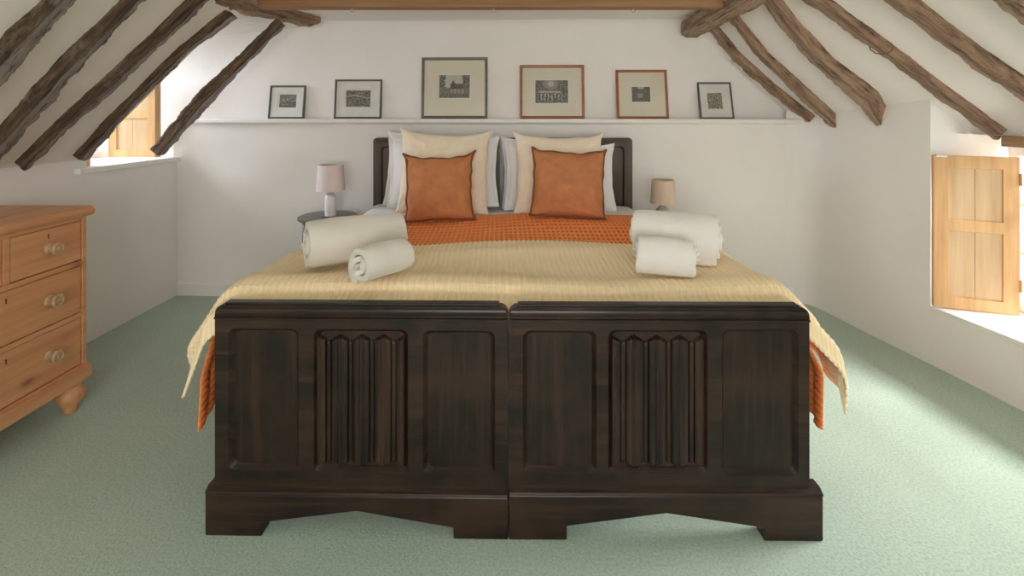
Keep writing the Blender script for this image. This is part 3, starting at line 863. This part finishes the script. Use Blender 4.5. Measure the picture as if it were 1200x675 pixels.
# ------------------------------------------------------------------ pictures on the ledge
def hash2(i, j, s): return (math.sin(i * 127.1 + j * 311.7 + s * 74.7) * 43758.5453) % 1.0
def art(kind, u, v, i, j, s):
    """ink density picture, 0 black .. 1 paper; u right, v up, 0..1"""
    g = hash2(i, j, s); n = mnoise.noise(Vector((u * 7, v * 7, s))); n2 = mnoise.noise(Vector((u * 19, v * 19, s + 3)))
    t = 0.25 + 0.25 * (g > 0.6) + 0.2 * n2
    if kind == 'slope':       # dark hillside
        t = 0.32 + .1 * n2 if v > 0.25 + 0.55 * u else 0.12 + .1 * g
        t += 0.35 * (n > 0.25 and 0.2 < v < 0.7)
    elif kind == 'garden':
        t = 0.1 + 0.65 * (n2 > 0.02) * (0.3 + 0.7 * g); 
        if abs(v - 0.62 - 0.08 * math.sin(u * 5)) < 0.05: t = 0.6
        if v > 0.85: t = 0.2 + .3 * (g > .7)
    elif kind == 'barn':      # a house between trees, pale sky
        t = 0.85 if v > 0.45 else 0.25 + 0.15 * (g > .7)
        if v > 0.45 and (u < 0.2 + 0.08 * n or u > 0.78 + 0.08 * n) : t = 0.12 + 0.35 * (n2 > 0.15)
        if 0.36 < u < 0.80 and 0.40 < v < 0.62 + 0.0 * u: t = 0.13
        if 0.40 < u < 0.55 and v < 0.62 + (0.07 - abs(u - 0.46)) * 2.2 and v > .4: t = 0.10
        if 0.36 < u < 0.80 and 0.20 < v < 0.40: t = 0.35 + 0.25 * (int(u * 24) % 3 == 0)
        if v < 0.2: t = 0.14 + 0.3 * (g > 0.75)
    elif kind == 'market':    # pale roof and small shapes under dark trees, a round moon
        t = 0.10 + 0.25 * (n2 > 0.1) + .1 * g
        if (u - 0.47) ** 2 * 1.7 + (v - 0.84) ** 2 < 0.016: t = 0.85
        elif (u - 0.47) ** 2 * 1.2 + (v - 0.84) ** 2 < 0.06: t = 0.35 + .2 * g
        if 0.10 < u < 0.78 and 0.44 < v < 0.53: t = 0.78
        if 0.14 < u < 0.82 and 0.14 < v < 0.42: t = 0.7 * (int(u * 19 + n) % 2) * (g > .25) + .1
    elif kind == 'grove':
        t = 0.12 + 0.4 * (n2 > 0.05) * g
        if v > 0.86 and abs(u - .5) < .16: t = 0.8
        if 0.3 < u < 0.6 and 0.25 < v < 0.55: t = 0.5 + .2 * n2
    else:
        t = 0.15 + 0.55 * (mnoise.noise(Vector((u * 13, v * 15, s))) > 0.0)
        if (u - .55) ** 2 * 1.6 + (v - .4) ** 2 * .6 < 0.03: t = 0.25 + .2 * (g > .5)
    return min(1, max(0, t))

def picture(label, x0, x1, ytop, pr, mat, board_mat, kind, lean, bar, seed, yb=138.6):
    """pixel extents of the frame's bottom edge, its top, and the print's box"""
    xm = (x0 + x1) / 2
    d = 3.60
    for _ in range(6): d = gable_y((xm - CX) * d / F) - 0.012 - lean
    k = d / F; W = (x1 - x0) * k; tan = lean
    Hh = (yb - ytop) * k * (1 + lean * .2)
    th = math.asin(min(.5, lean / Hh)); Hh = Hh / math.cos(th)
    ang = math.atan(-0.0285)
    t = thing('picture_frame', label, 'picture', ((xm - CX) * k, d, LEDGE + .0008), (-th, 0, ang), 'framed prints on the ledge')
    m = MB(); w = W / 2; D = 0.018
    o_ = [(-w, 0), (w, 0), (w, Hh), (-w, Hh)]; i_ = [(-w + bar, bar), (w - bar, bar), (w - bar, Hh - bar), (-w + bar, Hh - bar)]
    rows = [[(x, y, z) for x, z in pts] for pts, y in ((o_, D), (o_, .003), ([(x * (1 - .003 / w), .003 + z * (1 - .006 / Hh)) for x, z in o_], 0), ([(lerp(a[0], b[0], .75), lerp(a[1], b[1], .75)) for a, b in zip(o_, i_)], 0.0015), (i_, .006), (i_, D))]
    m.quad_grid(rows, closed_u=True, closed_v=True); m.build('frame', mat, t)
    sx = lambda px: (px - xm) * k; sz = lambda py: (yb - py) * k
    px0, px1, py0, py1 = pr
    a = [(sx(px0) - .012, sz(py1) - .012), (sx(px1) + .012, sz(py1) - .012), (sx(px1) + .012, sz(py0) + .012), (sx(px0) - .012, sz(py0) + .012)]
    out = [(-w + bar * .7, bar * .7), (w - bar * .7, bar * .7), (w - bar * .7, Hh - bar * .7), (-w + bar * .7, Hh - bar * .7)]
    inn = [(sx(px0) - .010, sz(py1) - .010), (sx(px1) + .010, sz(py1) - .010), (sx(px1) + .010, sz(py0) + .010), (sx(px0) - .010, sz(py0) + .010)]
    m = MB(); m.quad_grid([[(x, .008, z) for x, z in out], [(x, .008, z) for x, z in a], [(x, .010, z) for x, z in inn]], closed_v=True); m.build('mount', board_mat, t)
    m = MB(); m.box((-w + bar * .7, .0105, bar * .7), (w - bar * .7, .016, Hh - bar * .7)); m.build('backing', 'mat_white', t)
    # the print itself
    nx, nz = 84, 64
    q = MB(); q.quad_grid([[(lerp(sx(px0), sx(px1), i / nx), .0100, lerp(sz(py1), sz(py0), j / nz)) for j in range(nz + 1)] for i in range(nx + 1)])
    o = q.build('print', 'ink', t)
    at = o.data.attributes.new('ink', 'FLOAT', 'POINT')
    at.data.foreach_set('value', [art(kind, i / nx, j / nz, i // 2, j // 2, seed) for i in range(nx + 1) for j in range(nz + 1)])
    m = MB(); m.box((-w + bar * .8, .0055, bar * .8), (w - bar * .8, .0075, Hh - bar * .8)); m.build('glass', 'glass', t)
    return t
picture('smallest dark grey framed print at the ledge end by the leaning post, hillside scene', 313, 355.5, 99.5, (325, 345, 109.5, 125), 'frame_grey', 'mat_white', 'slope', .040, .014, 1)
picture('dark grey framed print of a dense garden, beside the big grey-brown frame', 390.5, 446.5, 92.5, (404, 433, 105, 124.5), 'frame_grey', 'mat_white', 'garden', .030, .014, 2)
picture('largest framed print in a grey-brown frame, a house between trees', 493, 571, 66.5, (514, 550, 87, 114), 'frame_bronze', 'mat_cream', 'barn', .028, .021, 3)
picture('red-brown framed print of a market under a moon, wider of the two reddish frames', 609, 685, 75.5, (627.5, 666, 93, 120), 'frame_red', 'mat_cream', 'market', .030, .020, 4)
picture('red-brown framed small grove print, narrower of the two reddish frames', 723.5, 784, 81, (742, 763.5, 100, 118), 'frame_red', 'mat_cream', 'grove', .062, .018, 5)
picture('narrow upright dark framed print with a speckled image, at the ledge end', 821.5, 861, 95.5, (832, 849, 106.5, 126), 'frame_grey', 'mat_white', 'speckle', .070, .012, 6)

# ------------------------------------------------------------------ chest of drawers
CXW, CYW = -2.19, 1.91
ch = thing('chest_of_drawers', 'waxed pine chest of drawers with turned wooden knobs against the white wall', 'chest of drawers', (CXW, CYW, 0))
xf = -1.942 - CXW; xbk = -2.455 - CXW; hw = 0.357; zb0, zb1, ztop0, ztop1 = 0.133, 0.19, 0.866, 0.911
m = MB()
m.box((xbk, -hw, zb1 - .01), (xf, -hw + .02, ztop0)).box((xbk, hw - .02, zb1 - .01), (xf, hw, ztop0)).box((xbk, -hw + .02, zb1 - .01), (xbk + .012, hw - .02, ztop0))
for z0, z1 in ((zb1 - .01, .200), (.417, .437), (.649, .670), (.851, ztop0)):
    m.box((xbk + .012, -hw + .02, z0), (xf - .001, hw - .02, z1))
m.box((xbk + .012, -.012, .670), (xf - .001, .012, .851))
m.build('carcass', 'pine_y', ch, bevel=.0015)
m = MB()
pr = [(xbk - .005, ztop0), (xf + .006, ztop0), (xf + .016, ztop0 + .004), (xf + .022, ztop0 + .012), (xf + .024, ztop0 + .022), (xf + .022, ztop0 + .032), (xf + .016, ztop0 + .040), (xf + .008, ztop0 + .042), (xf + .006, ztop1), (xbk - .005, ztop1)]
m.prism(pr, lambda p: (p[0], -hw - .02, p[1]), lambda p: (p[0], hw + .02, p[1])); m.build('top', 'pine_y', ch, bevel=.004)
m = MB(); m.box((xbk, -hw - .012, zb0), (xf + .018, hw + .012, zb1)); m.build('plinth', 'pine_y', ch, bevel=.004)
for sx_ in (xf - .035, xbk + .05):
    for sy in (-hw + .045, hw - .045):
        m = MB(); m.lathe([(.026, 0), (.029, .004), (.029, .016), (.033, .03), (.049, .055), (.055, .075), (.052, .095), (.040, .110), (.038, .116), (.046, .122), (.046, zb0)], 28, lambda X, Y, Z, a=sx_, b=sy: (X + a, Y + b, Z))
        shade_angle(m.build('foot', 'pine_z', ch), 50)
def drawer(y0, y1, z0, z1, knobs):
    g = .003
    m = MB(); m.box((xbk + .03, y0 + g, z0 + g), (xf - .004, y1 - g, z1 - g)); d = m.build('drawer', 'pine_y', ch, bevel=.004)
    zc = (z0 + z1) / 2 + .002
    for ky in knobs:
        m = MB(); pr = [(.0245, -.004), (.0255, .002), (.024, .006), (.013, .010), (.011, .018), (.013, .022), (.024, .026), (.0275, .031), (.0275, .037), (.0255, .041), (.019, .0415), (.018, .039), (.010, .039), (.008, .042), (.0, .0425)]
        m.lathe(pr, 28, lambda X, Y, Z, ky=ky: (xf - .002 + Z, X + ky, Y + zc)); k = shade_angle(m.build('knob', 'knob', d), 50)
    kz = zc + (z1 - z0) * .30; km = (y0 + y1) / 2
    m = MB(); m.lathe([(.0035, 0), (.0035, .0015), (0, .0015)], 12, lambda X, Y, Z: (xf - .0045 + Z, X + km, Y + kz + .006)); m.box((xf - .0045, km - .002, kz - .010), (xf - .003, km + .002, kz + .005)); m.build('keyhole', 'dark', d)
drawer(-hw + .02, -.012, .670, .851, (-.18,)); drawer(.012, hw - .02, .670, .851, (.18,))
drawer(-hw + .02, hw - .02, .437, .649, (-.18, .18)); drawer(-hw + .02, hw - .02, .200, .417, (-.18, .18))

# ------------------------------------------------------------------ shutters
def shutter(label, loc, ang, W, Hh, th=0.026, leaves=1, gap=0.003, st=0.062, hinge=True):
    """hung in the xz plane of its own frame, x from 0 to W, front face looking to -y"""
    t = thing('window_shutter', label, 'shutter', loc, (0, 0, ang))
    for k in range(leaves):
        y0 = k * (th + gap)
        mid = Hh * .545
        hl = [[(st, st * .95), (W - st, st * .95), (W - st, mid - st * .45), (st, mid - st * .45)], [(st, mid + st * .45), (W - st, mid + st * .45), (W - st, Hh - st), (st, Hh - st)]]
        lf = board('shutter_leaf', 'shutter_z', t, [(0, 0), (W, 0), (W, Hh), (0, Hh)], hl, th, 0.004, 0.009, yf=y0)
        for h in hl:
            m = MB(); xc = (h[0][0] + h[1][0]) / 2
            m.box((h[0][0] + .003, y0 + .008, h[0][1] + .003), (xc - .0006, y0 + th - .006, h[2][1] - .003)); m.box((xc + .0006, y0 + .008, h[0][1] + .003), (h[1][0] - .003, y0 + th - .006, h[2][1] - .003))
            m.build('panel', 'shutpanel_z', lf, bevel=.001)
    if hinge:
        for z in (Hh * .19, Hh * .86):
            m = MB(); m.box((W - .002, -.004, z - .03), (W + .010, .004, z + .03)); m.tube([(W + .004, -.006, z - .032), (W + .004, -.006, z + .032)], .005, 10); m.build('hinge', 'shutter_z', t, bevel=.001)
    return t
p0, p1 = Vector((2.218, 2.612)), Vector((2.534, 2.478)); v = p1 - p0
sh = shutter('tall open pine shutter with two panels, standing on the low deep sill', (p0.x, p0.y, 0.322), math.atan2(v.y, v.x), v.length, 0.792)
m = MB(); m.box((.010, -.004, .784), (.055, .012, .796)); m.build('catch_plate', 'steel', sh)
shutter('small folded pine shutter on the high sill, against the far end of the dormer', (-2.905, 3.575, 1.025), 0, 0.335, 0.56, 0.028, 2, .004, hinge=False, st=.055)
shutter('pine shutter folded at the near end of the dormer, mostly behind a rafter', (-2.86, 2.915, 1.025), 0, 0.335, 0.56, 0.028, 2, .004, hinge=False, st=.055)

# ------------------------------------------------------------------ timbers
def proj(p): return (CX + F * p[0] / p[1], CY - F * (p[2] - H) / p[1])

def rough_timber(name, mat, pts, sec_fn, seed, label, cat, n_around=18, rough=0.006, ends=True, sub=14):
    """pts: stations (list of parameters); sec_fn(t) -> list of n_around points for t in 0..1"""
    m = MB(); rows = []; uvs = []; wts = []
    ns = sub
    for i in range(ns + 1):
        t = i / ns; ring = sec_fn(t); c = sum(ring, Vector()) / len(ring); row = []
        for k, p in enumerate(ring):
            nrm = (p - c).normalized()
            w = rough * (mnoise.noise(p * 9 + Vector((seed, 0, 0))) + 0.8 * mnoise.noise(p * 26 + Vector((0, seed, 0))) + 0.6 * mnoise.noise(p * 55 + Vector((0, 0, seed))) - 0.9 * max(0, mnoise.noise(Vector((t * 3.0, k * 0.9 + seed, seed)))) ** .7)
            row.append(p + nrm * (w + 0.004)); uvs.append((t * 1.6 + seed, k / len(ring) * 0.4)); wts.append(1.0 if (k <= 6 or k >= 16) else (0.5 if k == 7 else 0.0))
        rows.append(row)
    b = m.quad_grid(rows, closed_v=True); na = len(rows[0])
    for e, i in ((0, 0), (1, ns)):
        c = sum(rows[i], Vector()) / na; m.v.append(tuple(c)); uvs.append((seed + e * 1.6, .2)); wts.append(.5); ci = len(m.v) - 1
        for k in range(na):
            m.f.append((ci, b + i * na + (k + 1) % na, b + i * na + k) if e == 0 else (ci, b + i * na + k, b + i * na + (k + 1) % na))
    o = m.build(name, mat, uvs=uvs)
    o.data.attributes.new('lit_weathered', 'FLOAT', 'POINT').data.foreach_set('value', wts)  # paler lit undersides painted into the colour, mixed with silvery weathered patches
    shade_angle(o, 48)
    return tag(o, label, cat, kind='thing')

def interp(tab, t):
    """piecewise-linear through a list of equally spaced tuples"""
    n = len(tab) - 1; s = min(max(t, 0), 1) * n; i = min(int(s), n - 1); f = s - i
    return tuple(lerp(a, b, f) for a, b in zip(tab[i], tab[i + 1]))

def rafter(side, ea, eb, prot, label, seed, embed=0.03, group=None, extra=(0, 0)):
    """ea, eb: the two outlines in the picture (foot -> top), as equally long lists of pixels. The timber lies on the roof slope,
    prot deep; its place along the roof and its width are solved so that its outline falls on those lines."""
    st = []
    nn = Vector((1, 0, -1)).normalized() if side == 'L' else Vector((-0.957, -0.276, -1)).normalized()
    dirs = Vector((1, 0, 1)).normalized() if side == 'L' else Vector((-1, 0, 0.957)).normalized()
    ydir = Vector((0, 1, 0)) if side == 'L' else Vector((-0.276, 0.957, 0)).normalized()
    for k in range(len(ea)):
        a, b = Vector(ea[k]), Vector(eb[k])
        mid = (a + b) / 2
        i0, i1 = max(k - 1, 0), min(k + 1, len(ea) - 1)
        tang = ((Vector(ea[i1]) + Vector(eb[i1])) - (Vector(ea[i0]) + Vector(eb[i0]))).normalized()
        perp = Vector((-tang.y, tang.x))
        r = Vector(((mid.x - CX) / F, 1, -(mid.y - CY) / F)); o = Vector((0, 0, H))
        # a point of the slope plane
        q0 = Vector((-2.47, 0, 1.07)) if side == 'L' else Vector((2.10, 3.5, 1.30))
        q0 = q0 + nn * (prot / 2)
        c = o + r * ((q0 - o).dot(nn) / r.dot(nn))
        w = 0.1
        ta, tb = sorted(((a - mid).dot(perp), (b - mid).dot(perp)))
        for _ in range(14):
            cs = [c + ydir * (sy * w / 2 * (1 if s < 0 else 0.86)) + nn * (s * prot / 2) for sy in (-1, 1) for s in (-1, 1)]
            e = [(Vector(proj(p)) - mid).dot(perp) for p in cs]
            lo, hi = min(e), max(e)
            g = (Vector(proj(c + ydir * .01)) - Vector(proj(c))).dot(perp) / .01     # px per metre along ydir
            c = c + ydir * (((ta + tb) - (lo + hi)) / 2 / g) * .8
            w = max(0.03, w + ((tb - ta) - (hi - lo)) / abs(g) * .8)
        st.append((*c, w))
    def sec(t):
        x, y, z, w = interp(st, t); c = Vector((x, y, z)); ring = []
        w *= 1.12 + 0.06 * mnoise.noise(Vector((t * 6, seed, 1)))
        for k in range(20):
            a = 2 * PI * k / 20; ca, sa = math.cos(a), math.sin(a); ex = 0.30
            px_ = math.copysign(abs(ca) ** ex, ca); py_ = math.copysign(abs(sa) ** ex, sa)
            hgt = py_ * prot / 2 if py_ > 0 else py_ * (prot / 2 + embed)
            q = px_ * w / 2
            if py_ > 0: q = (px_ * 0.82 + 0.12) * w / 2 if side == 'L' else (px_ * 0.74 + 0.22) * w / 2
            ring.append(c + ydir * q + nn * hgt)
        return ring
    return rough_timber('rafter', 'timber_left' if side == 'L' else 'timber_right', st, sec, seed, label, 'rafter', rough=0.0095, sub=64)

rafter('L', [(-60, 112), (0, 47), (20, 25), (50, -4), (85, -40)], [(-40, 140), (0, 97), (33, 60), (60, 30), (110, -25)], .06, 'old timber rafter cut by the top corner of the picture above the chest of drawers', 1.3)
rafter('L', [(-30, 178), (43, 97), (80, 57), (123, 17), (170, -30)], [(-20, 209), (33, 150), (83, 90), (133, 37), (205, -34)], .058, 'thick split rafter, second inward from the top corner above the chest of drawers', 2.1)
rafter('L', [(17, 190), (67, 140), (127, 85), (173, 43), (240, -22)], [(32, 199), (83, 150), (150, 90), (200, 43), (268, -18)], .058, 'dark rafter with a pale split edge, its foot just before the high sill', 3.7)
rafter('L', [(85, 182), (123, 140), (167, 97), (200, 63), (263, 12)], [(102, 187), (140, 143), (190, 93), (233, 52), (277, 20)], .042, 'grey-brown rafter crossing in front of the small dormer shutter', 4.9)
rafter('L', [(182, 176), (211, 141), (235, 113), (283, 67), (327, 26)], [(189, 185), (219, 151), (246, 122), (291, 73), (334, 28)], .035, 'thin rafter against the gable wall between dormer and picture ledge', 5.2)
rafter('R', [(947, 142), (900, 108), (860, 72), (826, 30)], [(954, 137), (910, 100), (868, 62), (836, 22)], .06, 'thin dark rafter running down to the end of the picture ledge', 6.4)
rafter('R', [(982, 157), (933, 110), (893, 70), (846, 10)], [(993, 145), (943, 100), (900, 63), (856, 8)], .06, 'slim smooth rafter, the next one out from the picture ledge end', 7.8)
rafter('R', [(1029, 148), (1000, 115), (950, 73), (913, 30), (880, -18)], [(1044, 137), (1034, 112), (987, 77), (947, 37), (900, -20)], .08, 'broadest knotty rafter, ending in a blunt foot on the bare white wall', 8.1)
rafter('R', [(1170, 159), (1100, 113), (1040, 67), (983, 30), (910, -22)], [(1176, 155), (1100, 95), (1050, 57), (1000, 18), (945, -22)], .07, 'long tapering rafter with an iron hoop, its foot above the tall shutter', 9.5)
rafter('R', [(1240, 141), (1200, 113), (1150, 80), (1093, 40), (1010, -22)], [(1240, 117), (1200, 92), (1165, 70), (1110, 30), (1050, -22)], .09, 'rafter above the window recess, next beyond the one with the hoop', 10.3)
rafter('R', [(1260, 72), (1230, 50), (1200, 27), (1165, 0), (1130, -28)], [(1270, 48), (1245, 28), (1222, 10), (1200, -8), (1175, -28)], .09, 'rafter cut off by the top corner of the picture above the tall shutter', 11.6)

def log(label, name, st, mat, seed, sq=0.9, rough=.020):
    st = [(*P(x, y, d), r) for x, y, d, r in st]
    def sec(t):
        x, y, z, r = interp(st, t); c = Vector((x, y, z)); ring = []
        x2, y2, z2, _ = interp(st, min(t + .02, 1)); x1, y1, z1, _ = interp(st, max(t - .02, 0))
        tg = Vector((x2 - x1, y2 - y1, z2 - z1)).normalized(); sd = tg.cross(Vector((0, 0, 1))).normalized(); up = sd.cross(tg)
        r *= 1 + .10 * mnoise.noise(Vector((t * 5, seed, 0)))
        for k in range(20):
            a = 2 * PI * k / 20; ca, sa = math.cos(a), math.sin(a)
            ring.append(c + sd * (math.copysign(abs(ca) ** .7, ca) * r) + up * (math.copysign(abs(sa) ** .7, sa) * r * sq))
        return ring
    return rough_timber(name, mat, st, sec, seed, label, 'purlin', rough=rough, sub=70)
log('rough knobbly purlin under the cross beam, its stub end by the thin gable rafter', 'purlin', [(367, 22, 3.62, .056), (345, 17, 3.45, .062), (315, 9, 3.2, .072), (288, 0, 2.98, .090), (262, -8, 2.8, .085), (225, -22, 2.55, .08), (150, -50, 2.1, .08)], 'timber_right', 21.5)
log('squared purlin under the cross beam, its end grain above the picture ledge end', 'purlin', [(809, 34, 3.60, .068), (828, 24, 3.35, .07), (850, 11, 3.1, .075), (878, -6, 2.8, .08), (930, -40, 2.4, .08)], 'timber_right', 24.2, rough=.010)
m = MB(); m.box((pxX(296, 3.0), 2.955, 1.970), (pxX(856, 3.0), 3.045, 2.12))
o = m.build('cross_beam', 'sawn_x', bevel=.004); tag(o, 'long straight sawn beam crossing the room at the top of the picture', 'beam', kind='thing')
m = MB(); m.box((2.385, 1.34, 1.172), (2.50, 2.425, 1.227))
o = m.build('lintel', 'lintel_y', bevel=.006); tag(o, 'short brown timber lintel over the window above the tall shutter', 'lintel', kind='thing')
# iron hoop on the long rafter
pts = [(1019, 54.5), (1020, 58), (1025, 62), (1032, 63.5), (1040, 62.5), (1045, 59), (1046, 55)]
m = MB(); m.tube([P(x, y, 2.415 - .01 * math.sin(i / 6 * PI)) for i, (x, y) in enumerate(pts)], .0028, 8)
o = m.build('iron_hoop', 'iron', smooth=True); tag(o, 'thin iron wire hoop hanging from the long tapering rafter', 'hook')
for (x, lab) in ((415, 'small clear hook under the cross beam above the second dark frame'), (579, 'small clear hook under the middle of the cross beam'), (741, 'small clear hook under the cross beam above the narrower reddish frame')):
    c = P(x, 12.5, 3.03); m = MB()
    m.lathe([(.010, 1.972), (.010, 1.979)], 14, lambda X, Y, Z, c=c: (X + c.x, Y + 3.0, Z))
    m.tube([(c.x, 3.0, 1.973), (c.x, 3.0, 1.966)], .003, 8)
    m.tube([(c.x + .010 * math.cos(a), 3.0, 1.957 + .010 * math.sin(a)) for a in np.linspace(PI / 2, 2.15 * PI, 14)], .0028, 8)
    o = m.build('ceiling_hook', 'steel', smooth=True); tag(o, lab, 'hook')

# ------------------------------------------------------------------ light
def area(name, loc, rot, sx, sy, power, col):
    l = bpy.data.lights.new(name, 'AREA'); l.shape = 'RECTANGLE'; l.size = sx; l.size_y = sy; l.energy = power; l.color = col
    o = bpy.data.objects.new(name, l); C.objects.link(o); o.location = loc; o.rotation_euler = rot
    return o
# daylight at the dormer and recess windows
area('daylight_dormer', (-4.0, 3.30, 2.05), (0, R(-90 + 28), 0), 1.1, 1.0, 165, (0.80, 0.90, 1.0))
area('daylight_recess', (3.75, 2.15, 1.50), (0, R(90 - 24), 0), 0.45, 1.1, 205, (1.0, 0.98, 0.95))
area('fill_rear', (0, YREAR - 0.15, 1.25), (R(90), 0, 0), 1.9, 1.2, 84, (1.0, 0.945, 0.89))  # added fill from behind the camera, to brighten the room
w = bpy.data.worlds.new('overcast_sky'); S.world = w; w.use_nodes = True
bg = w.node_tree.nodes['Background']; bg.inputs[0].default_value = (0.86, 0.93, 1.0, 1); bg.inputs[1].default_value = 1.2

# ------------------------------------------------------------------ camera and view
cam = bpy.data.cameras.new('camera'); co = bpy.data.objects.new('camera', cam); C.objects.link(co)
co.location = (0, 0, H); co.rotation_euler = (R(90), 0, 0)
cam.sensor_fit = 'HORIZONTAL'; cam.sensor_width = 36; cam.lens = F / 1200 * 36
cam.shift_x = 0.0; cam.shift_y = -(337.5 - CY) / 1200
cam.clip_start = 0.01
S.camera = co
S.view_settings.view_transform = 'Standard'; S.view_settings.look = 'None'; S.view_settings.gamma = 1; S.view_settings.use_curve_mapping = False
S.view_settings.exposure = -0.03
S.cycles.max_bounces = 12; S.cycles.diffuse_bounces = 8; S.cycles.use_denoising = True
